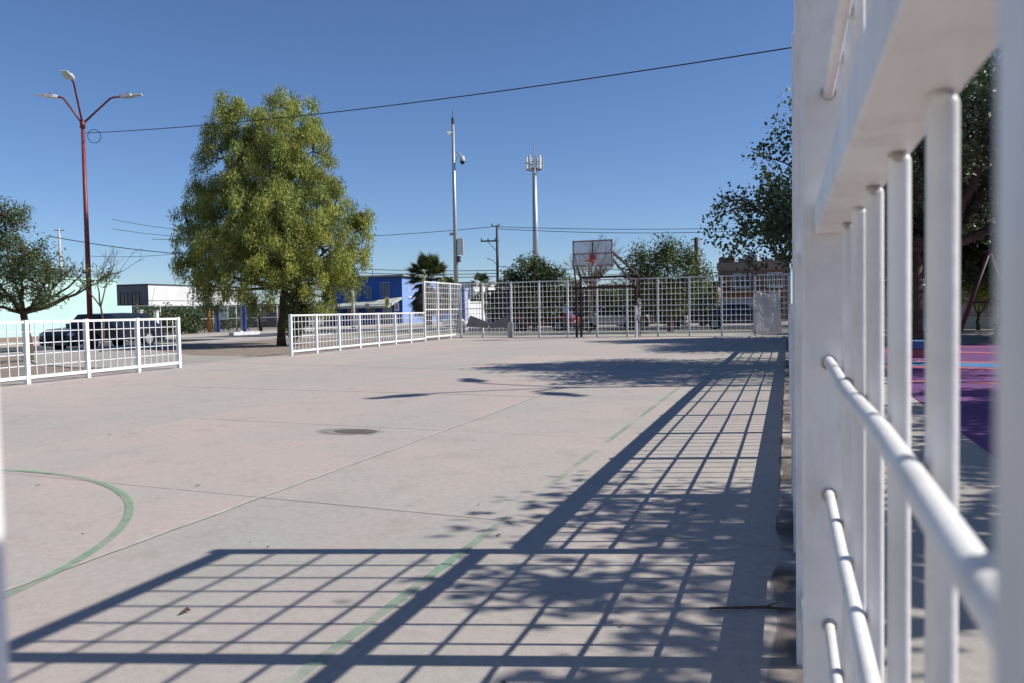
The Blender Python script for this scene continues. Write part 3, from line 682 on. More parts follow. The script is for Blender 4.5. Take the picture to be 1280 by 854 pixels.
# near trees beyond the frame on the right whose shade falls on court and walkway
tree('shade_tree', 'leafy tree beside the near right fence throwing dappled shade', Vector((4.9,5.2,0)), 2.2,
     [(-.9,-.3,3.5,1.15,1.0,.7),(0,-.1,3.3,1.2,1.1,.7),(-.2,.3,4.3,1.1,1.1,.7),(-1.5,0,3.0,.8,.8,.5),(.9,0,3.5,1.2,1.2,.9),(-.8,.9,3.9,.9,.8,.6),(-2.2,.15,3.5,.5,.35,.3),(-1.8,-.9,3.5,.6,.5,.4),(-1.0,-1.4,3.6,.8,.7,.4),(-1.7,.7,3.9,.4,.35,.3),(-1.6,-1.7,3.5,.5,.4,.3),(-.4,-.7,3.6,.8,.7,.5)],
     195, 26, .12, .6, .20, M['leafdark'], M['bark'], tr=.13, seed=33, shell=.6)
tree('shade_tree', 'leafy tree at the edge of the purple playground floor', Vector((8.2,10.0,0)), 2.2,
     [(-1,0,4.0,1.5,1.8,.9),(.6,.6,4.3,1.6,1.8,1.0),(0,-1.3,3.7,1.5,1.5,.8),(-1.6,.9,3.6,1.2,1.2,.8),(-.5,2,4,1.4,1.4,.8)],
     430, 60, .14, .6, .24, M['leafdark'], M['bark'], tr=.15, seed=34, shell=.6)
tree('shade_tree', 'leafy tree between the walkway and the near end of the playground', Vector((6.3,7.4,0)), 2.2,
     [(-.4,-1.4,3.5,.9,.9,.6),(.2,-.2,3.9,1.1,1.0,.7),(-.6,.6,3.5,.8,.9,.6),(.9,.8,4.2,1.2,1.2,.8),(-.2,-2.4,3.6,.9,.9,.6)],
     240, 55, .13, .6, .22, M['leafdark'], M['bark'], tr=.12, seed=35, shell=.5)
for i, (x, yv, lab, lm) in enumerate(((6.6,27.5,'dark tree behind the swing frame','leafdark'),(3.6,29.5,'dense dark tree left of the swing frame beyond the purple floor','leafdark'),(10.0,31.0,'dense dark tree right of the swing frame','leafdark'),(8.6,36.5,'bright green tree in the sun behind the swing','leafmid'),(14.5,28.5,'dense dark tree at the far right behind the playground','leafdark'))):
    tree('park_tree', lab, Vector((x,yv,0)), 2.3, [(0,0,5.2,2.6,2.6,1.9),(-1.4,.5,4.2,1.9,1.9,1.3),(1.5,-.4,4.3,2.0,2.0,1.3),(.2,.3,7.0,2.0,2.0,1.5),(0,-1.2,3.4,2.0,1.6,1.0),(-.8,.8,2.6,2.2,2.0,.9),(1.3,.9,2.5,2.2,2.0,.9)], 480, 56, .19, .55, .30, M[lm], M['bark'], tr=.2, seed=40+i, shell=.45, group='trees behind the playground')

b_ = gr(1222,412); tree('shrub', 'bright yellow-green shrub in the sun behind the swing frame', b_, .5, [(0,0,1.6,.9,.9,.8),(.6,.2,2.1,.7,.7,.6),(-.5,.1,2.2,.7,.7,.6)], 90, 60, .13, .5, .2, M['leafyellow'], M['bark'], tr=.06, seed=91, cat='shrub')
# palms
def palm(name, label, base, H, crown, n, seed, skirt=True, tr=.2):
    root = empty(name, base); tag(root, label, 'palm'); R = random.Random(seed); rg = np.random.default_rng(seed)
    MB().tube([(0,0,-.1),(.05,0,H*.5),(0,0,H)], [tr*1.3,tr,tr*.85], 12).build('trunk', M['barkpale'], root, True)
    for part, cnt, m_, lo, hi in (('crown',n,'leafpalm',-.25,1.35),('skirt',n if skirt else 0,'deadpalm',-1.35,-.5)):
        V = []; tint = []; F = []
        for i in range(cnt):
            az = R.random()*6.283; el = R.uniform(lo,hi); st = crown*R.uniform(.35,.55); L = crown*R.uniform(.5,.7)
            d = Vector((math.cos(az)*math.cos(el),math.sin(az)*math.cos(el),math.sin(el))); q = Vector((-math.sin(az),math.cos(az),0)); u = d.cross(q)*-1
            o_ = Vector((0,0,H if part == 'crown' else H-R.random()*crown*.8)); h = o_+d*st
            tt = R.uniform(.7,1.2)
            k = len(V); V += [o_-q*.02,o_+q*.02,h+q*.02,h-q*.02]; F.append((k,k+1,k+2,k+3)); tint += [tt]*4
            for j in range(17):
                a = (j-8)/8*1.25; dd = (d*math.cos(a)+q*math.sin(a)); tip = h+dd*L*(1-.25*abs(a))+Vector((0,0,-.22*L*abs(a)-.05))
                side = (q*math.cos(a)-d*math.sin(a))*.055*crown/1.6; m0 = h+dd*L*.5
                k = len(V); V += [h, m0+side, tip, m0-side]; F.append((k,k+1,k+2,k+3)); tint += [tt]*4
        if not cnt: continue
        me = bpy.data.meshes.new(part); me.from_pydata([tuple(v) for v in V],[],F)
        a_ = me.attributes.new('tint','FLOAT_COLOR','POINT'); a_.data.foreach_set('color', np.array([(t,t,t*.9,1) for t in tint],np.float32).reshape(-1))
        me.materials.append(M[m_]); inst(part, me, root)
    return root
b = at(536,395,62); b.z = -.1; palm('fan_palm', 'fan palm with a shaggy skirt beside the blue house', b, 3.9, 1.9, 60, 3)
b = at(602,395,95); b.z = -.1; palm('fan_palm', 'distant fan palm above the white walls', b, 4.4, 1.5, 34, 4, False)
b = at(561,395,70); b.z = -.1; palm('fan_palm', 'small fan palm behind the camera mast', b, 3.3, 1.2, 30, 6, True)

# ------------------------------------------------------------------ poles and masts
def proj_base(px, dep, z=-.1): b = at(px,392,dep); return Vector((b.x,b.y,z))
b = proj_base(571,46)
root = empty('camera_mast', b); tag(root, 'slim grey mast with surveillance camera and white box', 'mast')
MB().tube([(0,0,0),(0,0,6),(0,0,12.2)], [.15,.12,.075], 12).build('pole', M['steel'], root, True)
MB().tube([(0,0,12.2),(0,0,12.75)], [.03,.012], 6).build('antenna', M['darksteel'], root)
MB().tube([(0,0,11.9),(0,0,12.25)], .10, 8).build('cap', M['darksteel'], root)
MB().tube([CR*.05+Vector((0,0,10.35)), CR*.30+Vector((0,0,10.3)), CR*.50+Vector((0,0,10.1))], .03, 6).build('bracket', M['steel'], root)
MB().tube([CR*.05+Vector((0,0,9.75)), CR*.35+Vector((0,0,10.25))], .02, 6).build('bracket', M['steel'], root)
cm = MB().tube([CR*.50+Vector((0,0,10.1)),CR*.50+Vector((0,0,9.95)),CR*.50+Vector((0,0,9.82))],[.10,.15,.15],12).build('camera_housing', M['plastic'], root)
MB().tube([CR*.50+Vector((0,0,9.82)),CR*.50+Vector((0,0,9.70)),CR*.50+Vector((0,0,9.63))],[.14,.12,.04],12).build('camera_dome', M['black'], cm)
MB().tube([-CR*.05+Vector((0,0,11.5)),-CR*.28+Vector((0,0,11.35))],[.06,.17],10).build('dish_antenna', M['plastic'], root)
bx = MB().box((.12,-.2,4.5),(.46,.2,5.4)).build('cabinet', M['plastic'], root); bx.rotation_euler = (0,0,YAW)
MB().box((-.3,-.12,5.6),(-.1,.0,5.75)).build('camera_arm', M['steel'], root); MB().box((.1,-.1,4.05),(.28,.1,4.4)).build('junction_box', M['darksteel'], root)

b = proj_base(671,150)
root = empty('cell_tower', b); tag(root, 'distant grey cell tower with ring of panel antennas', 'tower')
MB().tube([(0,0,0),(0,0,14),(0,0,27.5)], [.75,.55,.38], 14).build('shaft', M['steel'], root, True)
MB().tube([(0,0,27.5),(0,0,33)], [.14,.06], 8).build('spire', M['steel'], root)
MB().tube([(1.35*math.cos(t),1.35*math.sin(t),27.4) for t in [2*PI*i/18 for i in range(19)]], .10, 6).build('platform_ring', M['darksteel'], root)
MB().tube([(1.35*math.cos(t),1.35*math.sin(t),28.6) for t in [2*PI*i/18 for i in range(19)]], .06, 6).build('platform_ring', M['darksteel'], root)
for i in range(9):
    t = 2*PI*i/9+.2; d = Vector((math.cos(t),math.sin(t),0)); q = Vector((-d.y,d.x,0)); p = d*1.5
    mb = MB(); mb.prism([(p+q*s*.17+d*e)[:2] for s, e in ((-1,-.1),(-1,.14),(1,.14),(1,-.1))][::-1], 27.3, 29.8); mb.build('panel_antenna', M['plastic'], root)
    if i % 3 == 0: MB().bar(Vector((0,0,27.4)), p+Vector((0,0,27.4)), .1).build('platform_strut', M['darksteel'], root)

b = proj_base(623,80)
root = empty('utility_pole', b); tag(root, 'dark utility pole with crossarm beyond the far left of the end fence', 'utility pole')
M['wood'] = mat('weathered_pole', (.085,.075,.068), .9, scale=6, col2=(.055,.05,.045))
MB().tube([(0,0,0),(0,0,5),(0,0,9.75)],[.17,.15,.11],10).build('pole', M['wood'], root, True)
MB().bar(-CR*1.65+Vector((0,0,8.15)),CR*.18+Vector((0,0,8.2)),.14).build('crossarm', M['wood'], root)
MB().bar(-CR*.9+Vector((0,0,8.1)),Vector((0,0,7.1)),.07).build('brace', M['steel'], root)
MB().bar(-CR*.5+Vector((0,0,9.65)),CR*.25+Vector((0,0,9.65)),.08).build('crossarm', M['wood'], root)
for s, z in ((-1.55,8.3),(-.9,8.3),(-.2,8.3),(-.5,9.75),(.22,9.75)): MB().tube([CR*s+Vector((0,0,z-.08)),CR*s+Vector((0,0,z+.14))],[.05,.07],7).build('insulator', M['darksteel'], root)
MB().tube([Vector((0,0,5.7)),-CR*.4+Vector((0,0,6.2)),-CR*.75+Vector((0,0,6.35))],.035,6).build('lamp_arm', M['steel'], root)
MB().bar(-CR*.7+Vector((0,0,6.36)),-CR*1.05+Vector((0,0,6.42)),.2,.1).build('lamp_head', M['plastic'], root)
for px, dep, H, lab, mt in ((78,82,10.4,'thin pale concrete pole standing far behind the left tree','kerb'),(872,70,7.3,'dark wooden pole top beside the grey-green tree','darksteel'),(441.5,64,4.2,'slim pale pole in front of the blue house','kerb')):
    b = proj_base(px,dep); root = empty('utility_pole', b); tag(root, lab, 'utility pole')
    MB().tube([(0,0,0),(0,0,H*.5),(0,0,H)],[.17,.15,.12] if mt != 'darksteel' else [.26,.25,.24],10).build('pole', M[mt], root, True)
    if dep > 65: MB().bar(-CR*.5+Vector((0,0,H-.15)),CR*.5+Vector((0,0,H-.15)),.08).build('crossarm', M['wood'], root)
# power lines
def W(lab, a, b, sag, r=.03): wire('power_line', lab, at(*a), at(*b), sag, r)['group'] = 'power lines beyond the court'
W('upper power line running left of the utility pole', (617,283.5,80), (190,299,95), .6)
W('upper power line running right of the utility pole', (622,283.5,80), (1010,282,75), .3)
W('second power line right of the utility pole', (622,286,80), (1010,285,75), .45)
for k, (y0, y1, l_) in enumerate(((336,338,'low slack wire above the blue house'),(341,342,'second low wire above the blue house'),(346,345.5,'lowest wire above the blue house'))):
    W(l_, (440,y0,84), (622,y1,80), .12, .035)
for k, (y0, y1, l_) in enumerate(((333,328,'wire from the utility pole toward the backboard'),(339,335,'lower wire from the utility pole toward the backboard'))):
    W(l_, (622,y0,80), (990,y1,78), .5, .03)
W('dark wire sloping down behind the maroon lamp', (60,295,60), (232,318,60), .15, .03)
W('thin wire crossing behind the big tree, high', (140,274,75), (232,288,70), .1, .02)
W('thin wire crossing behind the big tree, middle', (140,286,75), (232,296,70), .1, .02)
W('thin wire crossing behind the big tree, low', (110,320,75), (232,316,70), .2, .02)

# ------------------------------------------------------------------ buildings
def win(root, wall, u0, u1, z0, z1, face, bars=1, frame=None):
    """face 'S' looks toward -Y (u along x), face 'E' looks toward +X (u along y)"""
    fm = frame or M['kerb']; t = .07
    def B(a0, a1, b0, b1, d0, d1):
        if face == 'S': return ((a0,-d1,b0),(a1,-d0,b1))
        return ((d0,a0,b0),(d1,a1,b1))
    f = MB()
    for a0,a1,b0,b1 in ((u0-t,u0,z0-t,z1+t),(u1,u1+t,z0-t,z1+t),(u0,u1,z0-t,z0),(u0,u1,z1,z1+t)): f.box(*B(a0,a1,b0,b1,.004,.06))
    for k in range(bars): uu = u0+(u1-u0)*(k+1)/(bars+1); f.box(*B(uu-.025,uu+.025,z0,z1,.015,.05))
    w_ = f.build('window', fm, root)
    MB().box(*B(u0,u1,z0,z1,.004,.012)).build('pane', M['glass'], w_)
    MB().box(*B(u0-.14,u1+.14,z0-t-.07,z0-t-.002,.004,.12)).build('sill', fm, w_)
    return w_
def house(name, label, px, dep, w_, l_, h, wall, side=None, roof=None, parapet=.0, over=.25, z=-.1):
    b = at(px,392,dep); root = empty(name, (b.x,b.y,z)); tag(root, label, 'building')
    MB().box((-w_,0,0),(0,l_,h)).build('wall', wall, root)
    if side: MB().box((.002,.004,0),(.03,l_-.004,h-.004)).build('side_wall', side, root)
    if roof: MB().box((-w_-over,-over,h+.002),(over+.03,l_+over,h+.16)).build('roof', roof, root)
    return root
M['mint'] = mat('mint_plaster', (.47,.66,.60), .85, scale=.6, col2=(.42,.60,.54), bump=.2)
M['bluewall'] = mat('deep_blue_shaded_paint', (.026,.10,.38), .7, scale=.8, col2=(.022,.085,.32))
M['bluelight'] = mat('light_blue_lit_paint', (.22,.33,.62), .7, scale=.8, col2=(.18,.28,.54))  # sunlit version of the blue wall, also on window frames
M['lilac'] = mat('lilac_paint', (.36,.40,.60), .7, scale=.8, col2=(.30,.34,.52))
M['shadegrey'] = mat('shade_grey_plaster', (.17,.17,.185), .85, scale=.8)
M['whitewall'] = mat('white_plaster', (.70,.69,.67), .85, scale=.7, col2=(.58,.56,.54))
M['brown'] = mat('brown_plaster', (.21,.125,.095), .85, scale=.8, col2=(.17,.10,.075))
M['brown2'] = mat('tan_plaster', (.29,.21,.165), .85, scale=.8)
M['roofgrey'] = mat('roof_slab', (.42,.40,.38), .85, scale=1.5)
M['roofdark'] = mat('roof_dark', (.07,.07,.075), .8, scale=1.5)
M['shadewall'] = mat('shade_dark_plaster', (.05,.045,.044), .85, scale=.8)  # near-black colour holds the shade on the background fronts
M['awning'] = mat('pale_awning', (.52,.54,.47), .7, scale=2)
M['iron'] = mat('iron_bars', (.05,.05,.055), .6, scale=3)
# mint wall building along the street
root = empty('mint_building', (-38,37.7,-.1)); tag(root, 'single-storey mint green building behind the left tree and parked car', 'building')
MB().box((-9,-34,0),(0,0,3.42)).build('wall', M['mint'], root)
MB().box((-.4,.004,0),(-.02,1.15,1.95)).build('low_wall', M['mint'], root)
MB().box((-9.1,-34.1,3.424),(.06,.06,3.52)).build('coping', M['mint'], root)
MB().box((.003,-34,0),(.03,-.01,.32)).build('plinth', M['brown2'], root)
# house with its shaded front painted grey and its sunlit side white
h = house('lit_shaded_house', 'distant house with shade-grey front and sunlit white side between the mint building and big tree', 186, 92, 5.2, 16, 4.9, M['shadegrey'], M['whitewall'], M['roofdark'], over=.06)
win(h, None, -4.0,-3.0,2.7,4.0,'S',1,M['iron']); win(h, None, -2.3,-1.3,2.7,4.0,'S',1,M['iron'])
MB().box((.031,0,3.1),(.07,15.9,3.18)).build('ledge', M['roofgrey'], h)
for yv, hh in ((5,.9),(9,.5),(12,.7)): MB().tube([(-.6,yv,5.06),(-.6,yv,5.06+hh)],.03,5).build('roof_antenna', M['darksteel'], h)
# blue house
BX = 503; bd = 84
h = house('blue_house', 'deep blue two-storey house with pale awning behind the far fence', BX, bd, 9.5, 9, 5.05, M['bluewall'], M['bluelight'], M['roofgrey'], over=.35)  # front coloured deep blue as shaded, side light blue as sunlit
win(h, None, -2.4,-1.5,2.95,4.4,'S',2,M['bluelight']); win(h, None, -4.35,-3.65,2.9,4.0,'S',1,M['bluelight'])
MB().box((-5.2,-.9,2.0),(-3.3,-.05,2.08)).build('balcony_floor', M['roofgrey'], h)
mb = MB(); mb.poly([(-9.4,-2.4,1.95),(-.4,-2.4,1.95),(.0,-.02,2.85),(-9.4,-.02,2.3)]); aw = mb.build('awning', M['awning'], h); s_ = aw.modifiers.new('t','SOLIDIFY'); s_.thickness = .22
for x in (-9,-6,-3,-.5): MB().tube([(x,-2.3,0),(x,-2.3,1.9)],.05,6).build('awning_post', M['bluewall'], h)
MB().box((-2.3,-.1,.1),(-1.2,-.005,1.9)).build('door', M['roofgrey'], h); win(h, None, -4.2,-3.3,.9,1.8,'S',0,M['roofgrey']); win(h, None, -6.6,-5.2,.6,1.8,'S',2,M['iron'])
win(h, None, 1.5,2.6,2.9,4.2,'E',1,M['whitewall']); win(h, None, 5.0,6.2,2.9,4.2,'E',1,M['whitewall'])
MB().tube([(-4.5,2,5.2),(-4.5,2,5.9)],.03,5).build('roof_antenna', M['darksteel'], h)
# small coloured signs of the shop under the awning
def panel(name, label, px0, px1, py0, py1, dep, col, cat='sign'):
    a = at(px0,py1,dep); b_ = at(px1,py0,dep); r = empty(name, (a.x,a.y,a.z)); tag(r, label, cat)
    wd = (px1-px0)*dep/1000; hh = (py1-py0)*dep/1000
    r.rotation_euler = (0,0,YAW)
    MB().box((0,-.02,0),(wd,.02,hh)).build('board', mat(name+'_paint', col, .6, scale=6), r)
    return r, wd, hh
r, wd, hh = panel('yellow_sign', 'small yellow hanging sign with dark figure on the blue house', 481.2,486.6,371.5,383.2,80.5,(.62,.58,.12))
mb = MB(); mb.prism([(wd*.62,-.026),(wd*.75,-.026),(wd*.75,-.022),(wd*.62,-.022)][::1], hh*.25, hh*.72); mb.box((wd*.38,-.027,hh*.45),(wd*.62,-.022,hh*.6)); mb.box((wd*.3,-.027,hh*.22),(wd*.44,-.022,hh*.42)); mb.build('figure', M['roofdark'], r)
MB().bar((wd/2,0,hh),(wd/2,0,hh+.25),.05).build('hanger', M['darksteel'], r)
r, wd, hh = panel('red_sign', 'small red signboard under the pale awning', 474.5,480.5,379.5,385.5,83.0,(.35,.05,.07)); MB().box((.1,-.026,hh*.4),(wd-.1,-.021,hh*.6)).build('stripe', M['whitewall'], r)
r, wd, hh = panel('pink_sign', 'pale signboard with pink shape at the blue house corner', 493,499,378.5,389,82.6,(.52,.58,.68)); MB().prism([(wd*.3,-.026),(wd*.7,-.026),(wd*.7,-.021),(wd*.3,-.021)],hh*.3,hh*.8).build('figure', M['rubberred'], r)
r, wd, hh = panel('grey_notice', 'small grey notice board under the pale awning', 456.5,462,379.5,386,82.2,(.32,.33,.34)); MB().box((.08,-.026,.08),(wd-.08,-.021,hh-.08)).build('sheet', M['roofgrey'], r)
# light blue pillar-like house corner and light blue box
h = house('lilac_pillar', 'pale lilac-blue masonry pillar behind the left end of the far fence', 581, 52, .5, .5, 2.6, M['lilac'], M['lilac'], None)
MB().box((-.56,-.06,2.602),(.09,.56,2.75)).build('cap', M['lilac'], h)
for n_, x0, x1, y0, y1, c in (('light_blue_panel',553,566,392,400,(.16,.34,.70)),):
    r, wd, hh = panel(n_, 'light blue and white board behind the tall left corner fence', x0,x1,y0,y1,60,c); MB().box((0,-.02,-.45),(wd,.02,-.01)).build('lower_board', M['whitewall'], r)
# white walls and houses beyond the gate
h = house('white_wall', 'white boundary wall seen through the far fence beside the shade cloths', 584, 66, .35, 20, 1.95, M['whitewall'], M['whitewall'], None)
MB().box((-.42,-.05,1.952),(.10,20.05,2.05)).build('coping', M['whitewall'], h)
for y in range(7): MB().box((.032,y*3.2,0),(.12,y*3.2+.4,2.2)).build('pillar', M['whitewall'], h)
h = house('white_house', 'white house with arched dark openings behind the utility pole', 592, 96, 8.5, 24, 4.6, M['whitewall'], M['whitewall'], M['roofgrey'], over=.1)
for u, z0, z1 in ((4.5,2.7,3.7),(8.0,2.5,3.6),(12.0,2.7,3.7),(15.5,2.5,3.7),(18.5,2.9,3.9)):
    fr_ = MB().box((.034,u-.6,z0),(.06,u+.6,z1)); fr_.tube([(.034,u,z1),(.06,u,z1)],.6,16); wn = fr_.build('window', M['glass'], h)
    MB().box((.034,u-.75,z0-.12),(.12,u+.75,z0-.005)).build('sill', M['roofgrey'], wn)
for k, px in enumerate((596,608,641)):
    b_ = at(px,392,70+k*3); b_.z = -.1
    tree('bush', ['dark bush above the white wall below the distant palm','dark bush beside the distant palm','dark bush by the white house at the utility pole'][k], b_, .8, [(0,0,2.0,.9,.9,.7),(.5,.4,1.6,.8,.8,.6)], 45, 50, .2, .5, .24, M['leafdark'], M['bark'], tr=.07, seed=80+k, cat='bush')
h = house('low_house', 'low white house behind the distant palm', 575, 118, 14, 14, 3.9, M['whitewall'], M['whitewall'], M['roofgrey'], over=.2)
win(h, None, -3,-1.8,1.4,2.6,'S',1); win(h, None, -7,-5.8,1.4,2.6,'S',1)
# houses with shade painted into their dark fronts, behind red car and trees
h = house('dark_house', 'dark shaded house behind the red car', 738, 68, 9, 8, 2.9, M['shadewall'], M['brown'], M['roofdark'], over=.4)
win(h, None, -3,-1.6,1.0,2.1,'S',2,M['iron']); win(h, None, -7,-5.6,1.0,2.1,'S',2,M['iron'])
h = house('dark_house', 'dark shaded house behind the grey-green tree', 897, 66, 10.5, 8, 3.2, M['shadewall'], M['brown2'], M['roofdark'], over=.4)
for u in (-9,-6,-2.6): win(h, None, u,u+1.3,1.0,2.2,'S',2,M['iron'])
# brown house right
h = house('brown_house', 'brown two-storey house behind the right end of the far fence', 985, 68, 5.75, 9, 5.1, M['brown'], M['brown2'], None)
MB().box((-5.85,-.12,4.35),(.12,-.004,5.02)).build('parapet', M['brown2'], h)
MB().box((-5.75,-.9,2.45),(.0,-.004,2.62)).build('balcony', M['brown2'], h)
for x0, x1, hh, k in ((-5.7,-4.4,.42,'brown'),(-3.7,-2.5,.55,'roofgrey'),(-2.1,-1.2,.2,'roofgrey'),(-1.1,-.1,.6,'brown')): MB().box((x0,.3,5.1),(x1,1.6,5.1+hh)).build('roof_block', M[k], h)
win(h, None, -4.4,-3.1,2.9,4.0,'S',2,M['whitewall']); win(h, None, -1.6,-.5,2.9,4.0,'S',2,M['whitewall']); win(h, None, -1.9,-.6,.9,2.1,'S',2,M['iron'])
MB().box((-5.4,-.05,.1),(-2.4,-.004,1.95)).build('garage_door', mat('pale_blue_shutter',(.34,.38,.46),.6,scale=4), h)
MB().tube([(-3.4,-.12,4.6),(-3.4,-.25,4.6)],.1,8).build('wall_lamp', M['plastic'], h)
h = house('beige_house', 'beige house beyond the right corner of the court', 1100, 74, 7.0, 8, 3.4, M['brown2'], M['brown2'], M['roofgrey'])
win(h, None, -3.2,-2.0,1.0,2.2,'S',1); win(h, None, -6,-4.8,1.0,2.2,'S',1)
# low wall and bench beyond playground
h = house('garden_wall', 'low white wall beyond the purple floor', 1290, 33, 9, .25, .55, M['whitewall'], None, None, z=0)
MB().box((-9.05,-.05,.552),(.05,.3,.62)).build('coping', M['roofgrey'], h)
h = house('tan_wall', 'tan wall behind the swing frame', 1300, 47, 9, .3, 2.1, M['brown2'], None, None, z=0)
MB().box((-9.05,-.05,2.102),(.05,.35,2.18)).build('coping', M['roofgrey'], h)

# ------------------------------------------------------------------ school fence, posts and sign across the street
CF = empty('chain_link_fence', (-38.3,39.0,-.01)); tag(CF, 'dark chain-link fence across the street behind the orange posts', 'fence')
M['chain'] = mat('chain_link', (.20,.20,.20), .5, .4, scale=4)
for k in range(10): MB().tube([(0,k*2.5,0),(0,k*2.5,1.85)],.035,7).build('post', M['steel'], CF, True)
for z in (1.85,.95): MB().tube([(0,0,z),(0,22.5,z)],.022,6).build('rail', M['steel'], CF, True)
mb = MB()
for i in range(-9,113):
    y0 = i*.2
    a, b_ = (y0, .03), (y0+1.8, 1.83)
    for s in (1,-1):
        q0, q1 = (a, b_) if s == 1 else ((y0+1.8,.03),(y0,1.83))
        lo, hi = max(0,min(q0[0],q1[0])), min(22.5,max(q0[0],q1[0]))
        if hi-lo < .1: continue
        zz = lambda yy: q0[1]+(q1[1]-q0[1])*(yy-q0[0])/(q1[0]-q0[0])
        mb.bar((.01*s,lo,zz(lo)),(.01*s,hi,zz(hi)),.006)
o = mb.build('wire_mesh', M['chain'], CF); o['kind'] = 'stuff'
h = house('dark_hall', 'dark shaded building behind the chain-link fence', 345, 84, 18, 6, 2.2, M['shadewall'], None, M['roofdark'], over=.3)  # wall colour darkened to give the shade behind the fence
for u in (-16,-12.5,-9,-5.5,-2.5): win(h, None, u,u+1.2,.7,1.7,'S',1,M['roofgrey'])
for k, (px, yv, lab) in enumerate(((196,41.5,'dark bush behind the chain-link fence beside the mint building'),(216,44,'dark bush behind the chain-link fence near the white house'),(240,47,'dark bush behind the orange posts'),(285,50,'dark bush behind the sign frame'),(330,53,'dark bush behind the black post'),(262,48.5,'dark low bush between orange post and sign frame'))):
    R = random.Random(k)
    tree('bush', lab, Vector((-40.2-.3*k,yv,-.05)), .4, [(0,0,1.0,1.0,1.2,.75),(.2,.9,1.1,.9,.9,.8),(-.2,-.9,1.0,.9,1.0,.7)], 70, 55, .2, .5, .26, M['leafdark'], M['bark'], tr=.06, seed=60+k, cat='bush', group='bushes behind the chain-link fence')
p = gr(222,424,-.03)
tree('bush', 'dark bush at the kerb between the left low fence and orange posts', Vector((-37.0,41.6,-.02)), .4, [(0,0,.9,.8,1.0,.7),(.1,1.0,1.0,.7,.9,.8),(0,-.9,.7,.6,.8,.6)], 110, 55, .16, .5, .2, M['leafdark'], M['bark'], tr=.05, seed=71, cat='bush')
M['orange'] = mat('orange_paint', (.62,.27,.05), .6, scale=4, col2=(.5,.2,.04)); M['blue'] = mat('royal_blue_paint', (.045,.075,.36), .5, scale=4); M['pipewhite'] = mat('white_pole_paint', (.60,.60,.60), .6, scale=4)
def spost(px, py0, py1, dep, wpx, stripes, lab, name='painted_post'):
    b_ = at(px,py1,dep); r = empty(name, b_); tag(r, lab, 'post'); H = (py1-py0)*dep/1000
    for z0, z1, k in stripes: MB().tube([(0,0,H*z0),(0,0,H*z1)], wpx*dep/2000, 12).build('paint_band', M[k], r, True)
    return r
spost(243.5,376,416,56,4.0,[(0,.42,'orange'),(.42,.70,'blue'),(.70,1.0,'pipewhite')],'street post painted orange, blue and white')
spost(262,383.5,415.5,56,4.6,[(0,1,'orange')],'plain orange painted post beside the striped one')
r = spost(250,390,401,58,4.4,[(0,1,'blue')],'short blue drum behind the striped post','blue_drum'); MB().tube([(0,0,-.7),(0,0,0)],.05,6).build('stem', M['steel'], r)
SF = empty('sign_frame', at(271,416.5,56)); tag(SF, 'blue and grey sign frame with a white notice board', 'sign')
SF.rotation_euler = (0,0,YAW-.1)
hF = 33.5*.056
for x, k, wd in ((0,'steel',.16),(.13,'blue',.15),(1.86,'steel',.17),(2.06,'blue',.15)): MB().box((x-wd/2,-.08,0),(x+wd/2,.08,hF)).build('upright', M[k], SF)
MB().box((.2,-.05,hF-.06),(1.76,.05,hF-.01)).build('top_bar', M['steel'], SF)
bd_ = MB().box((.22,-.13,.92),(.92,-.09,hF-.05)).build('notice_board', mat('notice_white',(.74,.78,.70),.6,scale=3), SF, bevel=.01)
mb = MB()
for x0, x1, z0, z1 in ((.30,.42,1.50,1.66),(.36,.48,1.42,1.55),(.50,.58,1.50,1.63),(.60,.66,1.52,1.60),(.68,.76,1.52,1.62),(.78,.84,1.50,1.62)): mb.box((x0,-.135,z0),(x1,-.131,z1))
mb.build('print', M['roofdark'], bd_)
mb = MB()
for i in range(5): mb.box((.40+i*.085,-.135,1.17),(.46+i*.085,-.131,1.24))
mb.build('print', mat('print_green',(.18,.30,.15),.6), bd_)
r = empty('black_post', at(326,414.5,57)); tag(r, 'leaning black post with a white cap by the street', 'post')
MB().tube([(.02,0,0),(-.10,0,1.5)],[.13,.12],12).build('shaft', M['black'], r, True); MB().box((-.24,-.1,1.5),(.02,.1,1.82)).build('cap', M['pipewhite'], r); MB().box((-.16,-.16,1.1),(-.04,-.12,1.3)).build('label_plate', M['pipewhite'], r)
# pale gate posts and yellow flowers seen through the left fence end
for k, (px, y0, y1, dep, lab) in enumerate(((176,389,413,49.5,'pale gate post near the parked car'),(196,390,416,49.5,'white painted gate panel right of the parked car'))):
    b_ = at(px,y1,dep); r = empty('gate_post', b_); tag(r, lab, 'post'); H = (y1-y0)*dep/1000
    MB().box((-.12,-.1,0),(.12,.1,H)).build('pillar', M['kerb' if k == 0 else 'whitewall'], r); MB().box((-.15,-.13,H),(.15,.13,H+.08)).build('cap', M['kerb'], r)

